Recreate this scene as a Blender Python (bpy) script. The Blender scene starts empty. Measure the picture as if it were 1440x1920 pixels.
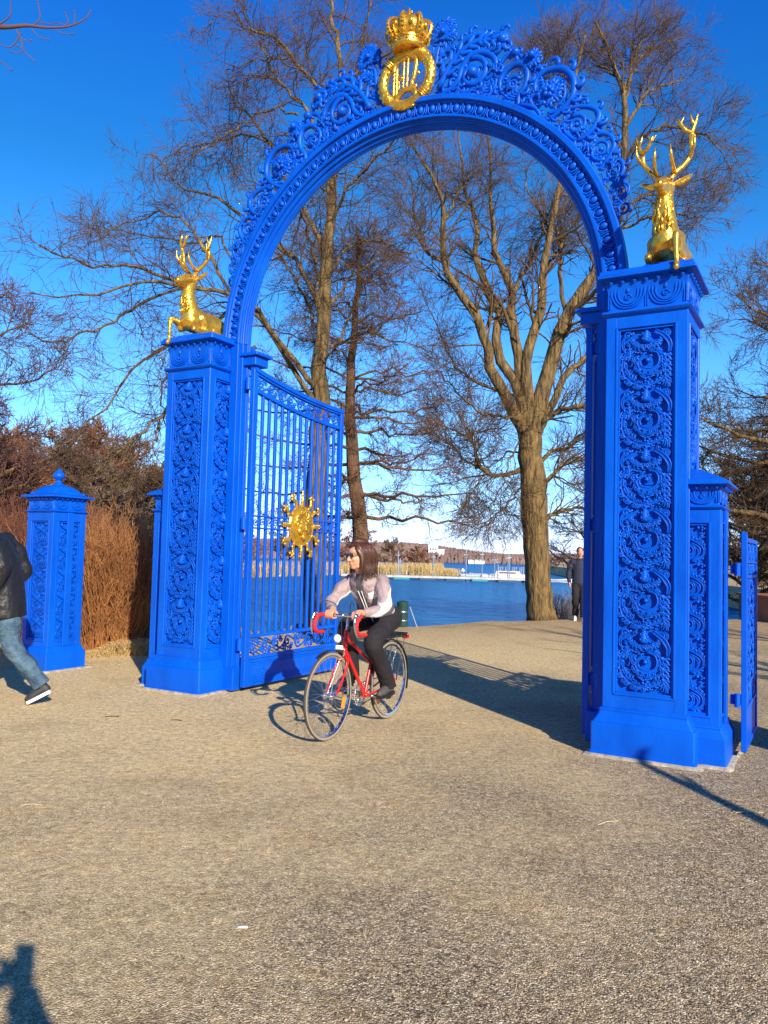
import bpy, math, random
import numpy as np
from mathutils import Vector, Matrix
rng = np.random.default_rng(7)
random.seed(7)
S = bpy.context.scene
COL = S.collection
PI = math.pi

# ------------------------------------------------------------ camera
CZ = 1.5; PITCH = .0529; ROLL = .0258; FPX = 1482.03
cam_d = bpy.data.cameras.new('camera'); cam = bpy.data.objects.new('camera', cam_d); COL.objects.link(cam)
cam_d.sensor_fit = 'VERTICAL'; cam_d.sensor_height = 24; cam_d.lens = FPX / 1920 * 24
cam_d.clip_start = .05; cam_d.clip_end = 6000
_F = Vector((0, math.cos(PITCH), math.sin(PITCH))); _U = Vector((0, -math.sin(PITCH), math.cos(PITCH))); _R = Vector((1, 0, 0))
cr_, sr_ = math.cos(ROLL), math.sin(ROLL)
_r = cr_ * _R + sr_ * _U; _u = -sr_ * _R + cr_ * _U
cam.matrix_world = Matrix(((_r.x, _u.x, -_F.x, 0), (_r.y, _u.y, -_F.y, 0), (_r.z, _u.z, -_F.z, CZ), (0, 0, 0, 1)))
S.camera = cam
S.render.resolution_x = 768; S.render.resolution_y = 1024

# ------------------------------------------------------------ sky and sun
AZ = math.radians(22); EL = math.radians(24.3)      # shadows run 22 degrees left of straight away
w = bpy.data.worlds.new('World'); S.world = w; w.use_nodes = True
nt = w.node_tree; nt.nodes.clear()
sky = nt.nodes.new('ShaderNodeTexSky'); sky.sky_type = 'NISHITA'; sky.sun_disc = False
sky.sun_elevation = EL; sky.sun_rotation = PI - AZ; sky.altitude = 0; sky.air_density = 1.0; sky.dust_density = .3; sky.ozone_density = 2.5
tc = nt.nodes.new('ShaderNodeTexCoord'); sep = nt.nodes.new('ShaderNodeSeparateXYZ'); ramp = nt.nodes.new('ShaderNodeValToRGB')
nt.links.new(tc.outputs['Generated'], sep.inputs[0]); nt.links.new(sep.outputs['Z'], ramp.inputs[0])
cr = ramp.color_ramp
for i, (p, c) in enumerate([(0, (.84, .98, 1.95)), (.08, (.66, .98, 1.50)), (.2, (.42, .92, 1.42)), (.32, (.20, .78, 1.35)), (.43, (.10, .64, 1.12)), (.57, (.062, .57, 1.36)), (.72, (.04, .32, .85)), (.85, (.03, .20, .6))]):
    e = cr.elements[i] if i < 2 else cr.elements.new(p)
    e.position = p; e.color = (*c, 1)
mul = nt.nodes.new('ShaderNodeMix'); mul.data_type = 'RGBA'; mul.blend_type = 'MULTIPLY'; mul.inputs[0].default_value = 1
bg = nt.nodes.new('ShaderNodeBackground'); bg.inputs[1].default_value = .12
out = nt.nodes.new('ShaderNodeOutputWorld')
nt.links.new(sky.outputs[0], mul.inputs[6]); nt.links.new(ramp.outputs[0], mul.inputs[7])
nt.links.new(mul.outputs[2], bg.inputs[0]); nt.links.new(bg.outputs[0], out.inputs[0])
sl = bpy.data.lights.new('sun', 'SUN'); sl.energy = 5.0; sl.angle = math.radians(.53); sl.color = (1, .90, .73)
sun = bpy.data.objects.new('sun', sl); COL.objects.link(sun)
SUNV = Vector((math.sin(AZ) * math.cos(EL), -math.cos(AZ) * math.cos(EL), math.sin(EL)))   # towards the sun
sun.rotation_euler = SUNV.to_track_quat('Z', 'Y').to_euler()
S.view_settings.view_transform = 'Standard'; S.view_settings.look = 'None'; S.view_settings.exposure = .60; S.view_settings.gamma = 1
S.render.engine = 'CYCLES'
S.cycles.max_bounces = 6; S.cycles.transparent_max_bounces = 8

# ------------------------------------------------------------ materials
def mat(name, base, rough=.6, metal=0, var=.0, scale=8, bump=0, bscale=60, spec=.5, coat=0, c2=None, stretch=(1, 1, 1), bdist=.01):
    m = bpy.data.materials.new(name); m.use_nodes = True; t = m.node_tree; b = t.nodes['Principled BSDF']
    b.inputs['Base Color'].default_value = (*base, 1); b.inputs['Roughness'].default_value = rough; b.inputs['Metallic'].default_value = metal
    b.inputs['Specular IOR Level'].default_value = spec; b.inputs['Coat Weight'].default_value = coat
    tcn = t.nodes.new('ShaderNodeTexCoord'); mp = t.nodes.new('ShaderNodeMapping'); mp.inputs['Scale'].default_value = stretch
    t.links.new(tcn.outputs['Object'], mp.inputs[0])
    if var or c2:
        n = t.nodes.new('ShaderNodeTexNoise'); n.inputs['Scale'].default_value = scale; n.inputs['Detail'].default_value = 6; n.inputs['Roughness'].default_value = .65
        t.links.new(mp.outputs[0], n.inputs['Vector'])
        r = t.nodes.new('ShaderNodeValToRGB'); r.color_ramp.elements[0].position = .32; r.color_ramp.elements[1].position = .68
        a = [x * (1 - var) for x in base]; c = c2 or [min(1, x * (1 + var)) for x in base]
        r.color_ramp.elements[0].color = (*a, 1); r.color_ramp.elements[1].color = (*c, 1)
        t.links.new(n.outputs[0], r.inputs[0]); t.links.new(r.outputs[0], b.inputs['Base Color'])
    if bump:
        n = t.nodes.new('ShaderNodeTexNoise'); n.inputs['Scale'].default_value = bscale; n.inputs['Detail'].default_value = 5
        t.links.new(mp.outputs[0], n.inputs['Vector'])
        bp = t.nodes.new('ShaderNodeBump'); bp.inputs['Strength'].default_value = bump; bp.inputs['Distance'].default_value = bdist
        t.links.new(n.outputs[0], bp.inputs['Height']); t.links.new(bp.outputs[0], b.inputs['Normal'])
    return m

def blue_paint():
    m = mat('blue_paint', (.004, .10, .80), rough=.42, bump=.25, bscale=35, spec=.22, bdist=.004)
    t = m.node_tree; b = t.nodes['Principled BSDF']; L = t.links
    tcn = t.nodes.new('ShaderNodeTexCoord')
    n = t.nodes.new('ShaderNodeTexNoise'); n.inputs['Scale'].default_value = 3; n.inputs['Detail'].default_value = 8; n.inputs['Roughness'].default_value = .7
    mp = t.nodes.new('ShaderNodeMapping'); mp.inputs['Scale'].default_value = (1, 1, .35)
    L.new(tcn.outputs['Object'], mp.inputs[0]); L.new(mp.outputs[0], n.inputs['Vector'])
    r = t.nodes.new('ShaderNodeValToRGB'); e = r.color_ramp.elements
    e[0].position = .3; e[0].color = (.0003, .064, .46, 1); e[1].position = .7; e[1].color = (.0006, .112, .68, 1)
    L.new(n.outputs[0], r.inputs[0])
    # fine pale scuffs and grime where the casting was touched
    n2 = t.nodes.new('ShaderNodeTexNoise'); n2.inputs['Scale'].default_value = 55; n2.inputs['Detail'].default_value = 4
    r2 = t.nodes.new('ShaderNodeValToRGB'); r2.color_ramp.elements[0].position = .68; r2.color_ramp.elements[1].position = .78
    L.new(tcn.outputs['Object'], n2.inputs['Vector']); L.new(n2.outputs[0], r2.inputs[0])
    mx = t.nodes.new('ShaderNodeMix'); mx.data_type = 'RGBA'; L.new(r2.outputs[0], mx.inputs[0]); L.new(r.outputs[0], mx.inputs[6]); mx.inputs[7].default_value = (.006, .12, .55, 1)
    L.new(mx.outputs[2], b.inputs['Base Color'])
    rr = t.nodes.new('ShaderNodeMapRange'); rr.inputs[3].default_value = .30; rr.inputs[4].default_value = .52
    L.new(n.outputs[0], rr.inputs[0]); L.new(rr.outputs[0], b.inputs['Roughness'])
    return m
BLUE = blue_paint()
GOLD = mat('gold_leaf', (.80, .43, .05), rough=.27, metal=.74, var=.30, scale=14, bump=.5, bscale=30, bdist=.012)
STONE = mat('pale_footing', (.36, .32, .26), rough=.95, var=.45, scale=12, bump=.4, bscale=60)
BARK = mat('bark', (.022, .013, .005), rough=.95, scale=12, c2=(.27, .17, .062), bump=1, bscale=17, stretch=(1, 1, .2), bdist=.09)
BARKD = mat('bark_dark', (.05, .026, .014), rough=.95, scale=9, c2=(.19, .10, .05), bump=1, bscale=18, stretch=(1, 1, .3), bdist=.04)
TWIG = mat('twig', (.050, .026, .010), rough=.9, c2=(.15, .085, .034), scale=.8)
TWIGR = mat('twig_red', (.075, .032, .018), rough=.9, c2=(.18, .085, .042), scale=.6)
TWIGP = mat('twig_purple', (.075, .030, .028), rough=.9, c2=(.16, .075, .058), scale=.6)

# ------------------------------------------------------------ mesh builder
def unit(a):
    return a / np.maximum(np.linalg.norm(a, axis=-1, keepdims=True), 1e-12)

class MB:
    def __init__(s): s.v = []; s.q = []; s.t = []; s.n = []; s.c = 0
    def add(s, V, quads=None, tris=None, ngons=None):
        V = np.asarray(V, float).reshape(-1, 3)
        if quads is not None and len(quads): s.q.append(np.asarray(quads, np.int64).reshape(-1, 4) + s.c)
        if tris is not None and len(tris): s.t.append(np.asarray(tris, np.int64).reshape(-1, 3) + s.c)
        if ngons: s.n += [[i + s.c for i in g] for g in ngons]
        s.v.append(V); s.c += len(V); return s
    def merge(s, o, M=None, off=None, flipx=False):
        V = np.concatenate(o.v)
        if M is not None: V = V @ np.asarray(M)[:3, :3].T
        if off is not None: V = V + np.asarray(off)
        q = np.concatenate(o.q) if o.q else None; t = np.concatenate(o.t) if o.t else None; n = o.n
        if flipx:
            if q is not None: q = q[:, ::-1]
            if t is not None: t = t[:, ::-1]
            n = [g[::-1] for g in n]
        return s.add(V, q, t, n)
    def arrays(s): return np.concatenate(s.v)
    def mesh(s, name):
        V = np.concatenate(s.v); q = np.concatenate(s.q) if s.q else np.zeros((0, 4), int); t = np.concatenate(s.t) if s.t else np.zeros((0, 3), int)
        loops = np.concatenate([q.ravel(), t.ravel(), np.array([i for g in s.n for i in g], int)]).astype(np.int32)
        tot = np.concatenate([np.full(len(q), 4), np.full(len(t), 3), np.array([len(g) for g in s.n], int)]).astype(np.int32)
        st = np.concatenate([[0], np.cumsum(tot)[:-1]]).astype(np.int32)
        m = bpy.data.meshes.new(name); m.vertices.add(len(V)); m.vertices.foreach_set('co', V.astype(np.float32).ravel())
        m.loops.add(len(loops)); m.loops.foreach_set('vertex_index', loops); m.polygons.add(len(tot))
        m.polygons.foreach_set('loop_start', st); m.polygons.foreach_set('loop_total', tot); m.update(calc_edges=True); m.validate()
        return m
    def build(s, name, material, parent=None, smooth=True, angle=40, loc=None):
        m = s.mesh(name)
        for k in (material if isinstance(material, (list, tuple)) else [material]): m.materials.append(k)
        if smooth:
            m.polygons.foreach_set('use_smooth', np.ones(len(m.polygons), bool))
            if angle: m.set_sharp_from_angle(angle=math.radians(angle))
        o = bpy.data.objects.new(name, m); COL.objects.link(o)
        if parent: o.parent = parent
        if loc is not None: o.location = loc
        return o
    # ---- shapes
    def box(s, lo, hi, ch=0):
        lo = np.array(lo, float); hi = np.array(hi, float)
        if ch:
            c = (lo + hi) / 2; h = (hi - lo) / 2
            return s.stack([(h[0] - ch, h[1] - ch, lo[2]), (h[0], h[1], lo[2] + ch), (h[0], h[1], hi[2] - ch), (h[0] - ch, h[1] - ch, hi[2])], (c[0], c[1]), ch)
        x0, y0, z0 = lo; x1, y1, z1 = hi
        V = [(x0, y0, z0), (x1, y0, z0), (x1, y1, z0), (x0, y1, z0), (x0, y0, z1), (x1, y0, z1), (x1, y1, z1), (x0, y1, z1)]
        return s.add(V, [(0, 3, 2, 1), (4, 5, 6, 7), (0, 1, 5, 4), (1, 2, 6, 5), (2, 3, 7, 6), (3, 0, 4, 7)])
    def stack(s, rings, c=(0, 0), ch=.006, cap=True):
        V = []
        for hx, hy, z in rings:
            k = min(ch, hx * .9, hy * .9)
            V += [(c[0] + a, c[1] + b, z) for a, b in ((-hx + k, -hy), (hx - k, -hy), (hx, -hy + k), (hx, hy - k), (hx - k, hy), (-hx + k, hy), (-hx, hy - k), (-hx, -hy + k))]
        Q = []
        for i in range(len(rings) - 1):
            for j in range(8):
                a = i * 8 + j; b = i * 8 + (j + 1) % 8; Q.append((a, b, b + 8, a + 8))
        n = len(rings) * 8
        return s.add(V, Q, None, [list(range(7, -1, -1)), list(range(n - 8, n))] if cap else None)
    def tubes(s, P, R, n=6, n0=None, flat=1.0, cap=False, closed=False):
        P = np.asarray(P, float); R = np.asarray(R, float)
        if P.ndim == 2: P = P[None]; R = np.broadcast_to(R, P.shape[:2]) if R.ndim < 2 else R
        R = np.broadcast_to(R, P.shape[:2]); N, K, _ = P.shape
        T = np.empty_like(P)
        if closed: T = np.roll(P, -1, 1) - np.roll(P, 1, 1)
        else:
            T[:, 1:-1] = P[:, 2:] - P[:, :-2]; T[:, 0] = P[:, 1] - P[:, 0]; T[:, -1] = P[:, -1] - P[:, -2]
        T = unit(T)
        if n0 is None:
            a = np.where(np.abs(T[:, :1, 2]) < .9, 1, 0)[:, 0]
            ref = np.where(a[:, None] == 1, np.array([0, 0, 1.]), np.array([1., 0, 0]))
        else: ref = np.broadcast_to(np.asarray(n0, float), (N, 3))
        Nn = np.empty_like(P); cur = ref
        for k in range(K):
            cur = unit(cur - (cur * T[:, k]).sum(-1, keepdims=True) * T[:, k]); Nn[:, k] = cur
        B = np.cross(T, Nn)
        ang = np.arange(n) * 2 * PI / n + PI / n
        ca = np.cos(ang) * flat; sa = np.sin(ang)
        V = P[:, :, None] + R[:, :, None, None] * (ca[None, None, :, None] * Nn[:, :, None] + sa[None, None, :, None] * B[:, :, None])
        idx = np.arange(N * K * n).reshape(N, K, n)
        if closed: nx = np.roll(idx, -1, 1); a = idx
        else: a = idx[:, :-1]; nx = idx[:, 1:]
        Q = np.stack([a, np.roll(a, -1, 2), np.roll(nx, -1, 2), nx], -1)
        ng = None
        if cap and not closed: ng = [list(map(int, r[::-1])) for r in idx[:, 0]] + [list(map(int, r)) for r in idx[:, -1]]
        return s.add(V, Q, None, ng)
    def tube(s, P, R, **k):
        P = np.asarray(P, float); R = np.atleast_1d(np.asarray(R, float)); R = np.interp(np.linspace(0, 1, len(P)), np.linspace(0, 1, len(R)), R) if len(R) > 1 and len(R) != len(P) else np.broadcast_to(R, (len(P),)) if len(R) == 1 else R
        return s.tubes(P[None], R[None], **k)
    def ell(s, c, r, rot=None, n=10, m=7):
        r = np.broadcast_to(np.asarray(r, float), (3,))
        th = np.linspace(0, PI, m + 1)[1:-1]; ph = np.arange(n) * 2 * PI / n
        V = [[math.sin(t) * math.cos(p), math.sin(t) * math.sin(p), math.cos(t)] for t in th for p in ph] + [[0, 0, 1], [0, 0, -1]]
        V = np.array(V) * r
        if rot is not None: V = V @ np.asarray(rot).T
        V = V + np.asarray(c); k = len(th); Q = []; T = []
        for i in range(k - 1):
            for j in range(n): a = i * n + j; b = i * n + (j + 1) % n; Q.append((a, a + n, b + n, b))
        for j in range(n): T.append((k * n, j, (j + 1) % n)); T.append((k * n + 1, (k - 1) * n + (j + 1) % n, (k - 1) * n + j))
        return s.add(V, Q, T)
    def lathe(s, prof, c=(0, 0, 0), n=24, axis=None, mod=None):
        P = np.array(prof, float); ph = np.arange(n) * 2 * PI / n; V = []
        for r, z in P:
            for p in ph:
                rr = r * (mod(p, z) if mod else 1); V.append((rr * math.cos(p), rr * math.sin(p), z))
        V = np.array(V)
        if axis is not None: V = V @ np.asarray(axis).T
        V = V + np.asarray(c); Q = []
        for i in range(len(P) - 1):
            for j in range(n): a = i * n + j; b = i * n + (j + 1) % n; Q.append((a, b, b + n, a + n))
        L = (len(P) - 1) * n
        return s.add(V, Q, None, [list(range(n - 1, -1, -1)), list(range(L, L + n))])
    def prism(s, poly, z0, z1, fn=None):     # polygon extruded; fn maps (a,b,c)->xyz
        n = len(poly); V = [(a, b, z0) for a, b in poly] + [(a, b, z1) for a, b in poly]
        if fn: V = [fn(*p) for p in V]
        return s.add(V, [(i, (i + 1) % n, (i + 1) % n + n, i + n) for i in range(n)], None, [list(range(n - 1, -1, -1)), list(range(n, 2 * n))])

def spline(P, n=24):
    P = np.asarray(P, float); k = len(P)
    if k == 2: return P[0] + (P[1] - P[0]) * np.linspace(0, 1, n)[:, None]
    E = np.vstack([2 * P[0] - P[1], P, 2 * P[-1] - P[-2]]); t = np.linspace(0, k - 1 - 1e-9, n); i = t.astype(int); f = (t - i)[:, None]
    a, b, c, d = E[i], E[i + 1], E[i + 2], E[i + 3]
    return .5 * (2 * b + (c - a) * f + (2 * a - 5 * b + 4 * c - d) * f ** 2 + (3 * b - a - 3 * c + d) * f ** 3)
def tag(o, label=None, cat=None, group=None, kind=None):
    if label: o['label'] = label
    if cat: o['category'] = cat
    if group: o['group'] = group
    if kind: o['kind'] = kind
    return o
def empty(name, loc=(0, 0, 0), rz=0):
    o = bpy.data.objects.new(name, None); COL.objects.link(o); o.location = loc; o.rotation_euler = (0, 0, rz); o.empty_display_size = .2
    return o
def copy_tree(o, parent=None):
    c = o.copy(); COL.objects.link(c); c.parent = parent
    for ch in list(o.children): copy_tree(ch, c)
    return c
def organic(mb, name, material, parent=None, voxel=.02, smooth=4, fac=.5, assign=None, noise=0):
    """closed pieces fused into one continuous surface"""
    m = mb.mesh('tmp'); o = bpy.data.objects.new('tmp', m); COL.objects.link(o)
    r = o.modifiers.new('r', 'REMESH'); r.mode = 'VOXEL'; r.voxel_size = voxel
    if smooth: sm = o.modifiers.new('s', 'SMOOTH'); sm.iterations = smooth; sm.factor = fac
    dg = bpy.context.evaluated_depsgraph_get(); dg.update(); me = bpy.data.meshes.new_from_object(o.evaluated_get(dg))
    bpy.data.objects.remove(o); me.name = name; me.materials.clear()
    for k in (material if isinstance(material, (list, tuple)) else [material]): me.materials.append(k)
    me.polygons.foreach_set('use_smooth', np.ones(len(me.polygons), bool))
    if assign:
        cc = np.zeros(len(me.polygons) * 3); me.polygons.foreach_get('center', cc); cc = cc.reshape(-1, 3)
        me.polygons.foreach_set('material_index', np.array([assign(p) for p in cc], np.int32))
    ob = bpy.data.objects.new(name, me); COL.objects.link(ob)
    if parent: ob.parent = parent
    return ob
def limb(mb, pts, rad, n=12, res=14):
    """closed tapered limb with round ends, for organic()"""
    k = len(pts); P = spline(pts, max(res, k * 3)); R = np.interp(np.linspace(0, 1, len(P)), np.linspace(0, 1, len(rad)), rad)
    mb.tube(P, R, n=n, cap=True); mb.ell(P[0], R[0] * .99, n=n); mb.ell(P[-1], R[-1] * .99, n=n)
# ------------------------------------------------------------ the gate, in its own frame (u along, v away, z up)
GX, GY, GTH = -1.9849, 8.6672, .5162
D = 4.755
_cu, _su = math.cos(GTH), math.sin(GTH)
def G(u, v, z=0): return (GX + u * _cu + v * _su, GY - u * _su + v * _cu, z)
FOOTM = STONE

# ---- relief drawing: curves in a plane (s across, t up, w out)
class Relief:
    def __init__(s, mp=None, fl=9.): s.fl = fl; s.mb = MB(); s.mp = mp or (lambda a, b, c: (a, -c, b))
    def cv(s, pts, r, n=None, k=6, lift=0., flat=.8, raw=False):
        P2 = np.asarray(pts, float); P = P2 if raw else spline(P2, n or max(8, len(P2) * 4))
        m = len(P); R = np.interp(np.linspace(0, 1, m), np.linspace(0, 1, len(np.atleast_1d(r))), np.atleast_1d(r))
        Q = np.array([s.mp(a, b, lift + R[i] * .25) for i, (a, b) in enumerate(P)])
        n0 = np.array(s.mp(0, 0, 1.)) - np.array(s.mp(0, 0, 0.))
        if R.max() > s.fl and len(P) > 5:      # grooved stem: body and two raised edges
            s.mb.tubes(Q[None], R[None] * .86, n=k, n0=n0, flat=flat * .8, cap=True)
            tg = np.gradient(P, axis=0); tg /= np.linalg.norm(tg, axis=1, keepdims=True) + 1e-9; nr = np.c_[-tg[:, 1], tg[:, 0]]
            for sd in (-1, 1):
                Pq = P + nr * (R * .72 * sd)[:, None]; Qq = np.array([s.mp(a, b, lift + R[i] * .62) for i, (a, b) in enumerate(Pq)]); s.mb.tubes(Qq[None], R[None] * .34, n=5, n0=n0, flat=flat, cap=True)
        else: s.mb.tubes(Q[None], R[None], n=k, n0=n0, flat=flat, cap=True)
    def arm(s, pts, r, lift=0., raw=False, n=None, sp=2.1, ln=1.5, both=True, seed=0):
        """scroll stem clothed in curling acanthus lobes"""
        P2 = np.asarray(pts, float); P = P2 if raw else spline(P2, n or max(14, len(P2) * 6)); m = len(P)
        R = np.interp(np.linspace(0, 1, m), np.linspace(0, 1, len(np.atleast_1d(r))), np.atleast_1d(r)); s.cv(P, R * .72, raw=True, lift=lift, flat=1.0)
        g = np.gradient(P, axis=0); d = np.r_[0, np.cumsum(np.hypot(*np.diff(P, axis=0).T))]; t = d[1]
        kap = g[:-1, 0] * g[1:, 1] - g[:-1, 1] * g[1:, 0]; side = -1 if kap.sum() > 0 else 1; q = 0
        while t < d[-1] * .93:
            i = min(m - 2, int(np.searchsorted(d, t))); rr = R[i]; tg = g[i] / (np.hypot(*g[i]) + 1e-9)
            for sd in ((side, -side) if both else (side,)):
                nn = np.array([-tg[1], tg[0]]) * sd; L = rr * ln * (1 if sd == side else .6); p = P[i] + nn * rr * .35
                s.cv([p, p + (nn * .75 + tg * .15) * L, p + (nn * 1.05 + tg * .75) * L, p + (nn * .75 + tg * 1.2) * L, p + (nn * .5 + tg * 1.05) * L], [rr * .42, rr * .52, rr * .42, rr * .3, rr * .14], lift=lift + rr * .25 * (1 + .5 * (q % 2)), n=8, k=5)
            t += rr * sp; q += 1
    def spiral(s, c, r0, r1, a0, turns, w, w1=None, n=22, lift=0, ball=True, k=6):
        t = np.linspace(0, 1, n); a = a0 + t * turns * 2 * PI; rr = r0 + (r1 - r0) * t
        s.cv(np.c_[c[0] + rr * np.cos(a), c[1] + rr * np.sin(a)], [w, w1 or w * .6], raw=True, lift=lift, k=k)
        if ball: s.blob((c[0], c[1]), max(r1 * .9, w * .8), lift=lift)
    def blob(s, c, r, lift=0, st=1.0, rot=0):
        n0 = np.array(s.mp(0, 0, 1.)) - np.array(s.mp(0, 0, 0.)); ea = np.array(s.mp(1., 0, 0)) - np.array(s.mp(0, 0, 0.)); eb = np.array(s.mp(0, 1., 0)) - np.array(s.mp(0, 0, 0.))
        ca, sa = math.cos(rot), math.sin(rot)
        M = np.stack([ca * ea + sa * eb, -sa * ea + ca * eb, n0], 1)
        s.mb.ell(s.mp(c[0], c[1], lift), (r, r * st, r * .8), M, n=8, m=5)
    def leaf(s, pts, w, lobes=5, side=0, spread=.9, lift=0, ln=2.6):
        """acanthus: spine with curling side lobes"""
        P = spline(pts, 20); s.cv(P, [w * .5, w * .45, w * .15], raw=True, lift=lift)
        for i in range(lobes):
            k = int(2 + (i + .5) / lobes * 16); p = P[k]; tg = P[k + 1] - P[k - 1]; tg = tg / (np.hypot(*tg) + 1e-9)
            for sd in ((1, -1) if side == 0 else (side,)):
                nn = np.array([-tg[1], tg[0]]) * sd; L = w * ln * (1 - .55 * i / lobes)
                s.cv([p, p + (tg * .5 + nn * .7) * L * .5, p + (tg * .9 + nn * spread) * L * .9, p + (tg * .55 + nn * 1.15) * L * 1.05], [w * .42, w * .45, w * .3, w * .12], lift=lift, n=7, k=5)

def motif_rich(rl, x, z, W, Hh, seed=0):
    """one repeat of the tall pillar panel: cone in a leafy cup, running scrolls and a leafy border"""
    r_ = np.random.default_rng(seed)
    j = lambda: r_.uniform(-.008, .008)
    def q(a, b): return (x + a * W, z + b * Hh)
    u = W
    for dy, r in [(.475, .022), (.45, .05), (.42, .072), (.385, .09), (.35, .10), (.315, .098)]: rl.blob(q(j() * .5, dy), r * u, lift=.010, st=.8)
    for k in range(9):          # scales of the cone
        a, b = divmod(k, 3); rl.blob(q((b - 1) * .055 + (a % 2) * .02, .33 + a * .04), .024 * u, lift=.032 - a * .004, st=1.3)
    for k in range(-4, 5):      # cup of curling leaves
        a = k * .36; c = (.27 * math.sin(a), .285 - .10 * math.cos(a)); rl.leaf([q(c[0] * .6, .29 - .05 * math.cos(a)), q(c[0] * .95, c[1]), q(c[0] * 1.12, c[1] + .02 + .015 * abs(k))], .055 * u, 2, lift=.014, ln=1.2)
    rl.cv([q(-.31, .29), q(-.2, .19), q(0, .15), q(.2, .19), q(.31, .29)], .030 * u, lift=.004)
    # main running scroll: enters at lower left, sweeps up the left side, over and into a volute
    rl.arm([q(.1, -.47), q(-.2, -.41), q(-.40, -.26), q(-.45, -.05), q(-.38, .12), q(-.22, .15), q(-.08, .10)], [.048 * u, .056 * u, .04 * u, .022 * u], n=30, lift=.006, ln=1.3, sp=1.7)
    rl.arm([q(.05, .13), q(.21, .10), q(.28, -.02), q(.23, -.15), q(.07, -.20), q(-.10, -.15), q(-.13, -.04), q(-.04, .03), q(.06, -.0), q(.06, -.06)], [.030 * u, .058 * u, .06 * u, .046 * u, .032 * u], n=36, lift=.010, ln=1.15, sp=1.7, both=False)
    rl.blob(q(.03, -.035), .045 * u, lift=.018)
    rl.leaf([q(-.26, .04), q(-.20, -.1), q(-.06, -.24), q(.12, -.27)], .052 * u, 6, lift=.012, ln=2.0)
    rl.leaf([q(.27, -.04), q(.33, -.14), q(.28, -.25), q(.16, -.31)], .046 * u, 5, lift=.012, ln=1.9)
    for k in range(3): rl.cv([q(-.18 + k * .03, -.21 - .035 * k), q(.0, -.265 - .035 * k), q(.2 - k * .02, -.22 - .035 * k)], .017 * u, lift=.016, n=8)
    for k in range(5): rl.blob((x + .02 * W + .045 * u * math.cos(k * 1.257), z - .36 * Hh + .045 * u * math.sin(k * 1.257)), .030 * u, lift=.014)
    # crossing stems and little volutes
    rl.arm([q(-.38, -.33), q(-.16, -.43), q(.12, -.43), q(.34, -.33), q(.45, -.2)], [.026 * u, .04 * u, .024 * u], lift=.008, ln=1.2)
    rl.spiral(q(-.33, -.40), .075 * u, .026 * u, 2.6, -1.1, .024 * u, lift=.008)
    rl.spiral(q(.37, .41), .085 * u, .03 * u, -1.5, 1.1, .026 * u, lift=.010)
    rl.spiral(q(-.37, .42), .075 * u, .028 * u, 0, 1.1, .024 * u, lift=.010)
    rl.cv([q(-.24, .46), q(-.42, .38), q(-.46, .25), q(-.40, .16)], [.018 * u, .03 * u, .018 * u], lift=.008)
    rl.cv([q(.16, .47), q(.34, .36), q(.45, .22), q(.44, .07)], [.032 * u, .05 * u, .03 * u], lift=.010)
    rl.leaf([q(-.36, -.02), q(-.31, .06), q(-.33, .2), q(-.34, .32)], .040 * u, 6, lift=.012, ln=2.0)
    for k in range(5): rl.leaf([q(.34, .06 - k * .088 + j()), q(.40, .02 - k * .088), q(.475, .055 - k * .088 + j())], .050 * u, 3, lift=.012, ln=1.5)
    rl.leaf([q(.34, -.30), q(.40, -.40), q(.46, -.45)], .046 * u, 4, lift=.01)
    rl.leaf([q(-.40, -.14), q(-.30, -.24), q(-.18, -.30)], .040 * u, 4, lift=.01)
    # small leafage filling the ground of the panel
    for (a, b) in ((-.12, .22), (.2, .24), (-.28, .22), (-.44, -.36), (.26, .42), (-.14, .42), (.40, -.06), (-.2, -.34), (.22, -.42), (-.44, .08), (-.02, -.31), (.14, .16)):
        t = r_.uniform(0, 6.28); c = q(a + j(), b + j()); L = .085 * u; rl.leaf([c, (c[0] + L * .6 * math.cos(t), c[1] + L * .6 * math.sin(t)), (c[0] + L * math.cos(t + .6), c[1] + L * math.sin(t + .6))], .036 * u, 3, lift=.002, ln=1.8)

def motif_vine(rl, x, z, W, Hh, sgn=1, dense=False):
    """one repeat of the running scroll on the low pillars"""
    def q(a, b): return (x + sgn * a * W, z + b * Hh)
    u = W
    rl.arm([q(.1, -.5), q(.42, -.34), q(.44, -.1), q(.2, .08), q(-.16, .22), q(-.40, .38), q(-.34, .5)], [.042 * u, .056 * u, .042 * u], n=24, lift=.005, ln=1.0, both=False)
    rl.cv([q(.02, -.46), q(.3, -.32), q(.34, -.12), q(.1, .02)], .02 * u, n=12, lift=.012)
    rl.spiral(q(.06, -.2), .17 * u, .05 * u, 2.2, -1.1, .045 * u, lift=.005, n=20)
    rl.spiral(q(-.02, .3), .14 * u, .05 * u, -.9, 1.1, .04 * u, lift=.005, n=18)
    rl.leaf([q(-.1, .1), q(-.34, .02), q(-.42, -.14)], .055 * u, 4, side=1, lift=.008)
    rl.leaf([q(.24, .1), q(.4, .16), q(.42, .3)], .05 * u, 3, lift=.008)
    for k in range(3): rl.blob((x + sgn * .42 * W + .04 * u * math.cos(k * 2.1), z + .4 * Hh + .04 * u * math.sin(k * 2.1)), .038 * u, lift=.01)
    rl.cv([q(-.36, -.5), q(-.44, -.36), q(-.36, -.2), q(-.2, -.1)], [.02 * u, .035 * u, .02 * u], lift=.003)
    if dense:
        rl.leaf([q(-.3, -.1), q(-.2, -.34), q(-.36, -.44)], .045 * u, 4, lift=.008)
        rl.blob(q(.3, .42), .05 * u, lift=.01)

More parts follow.
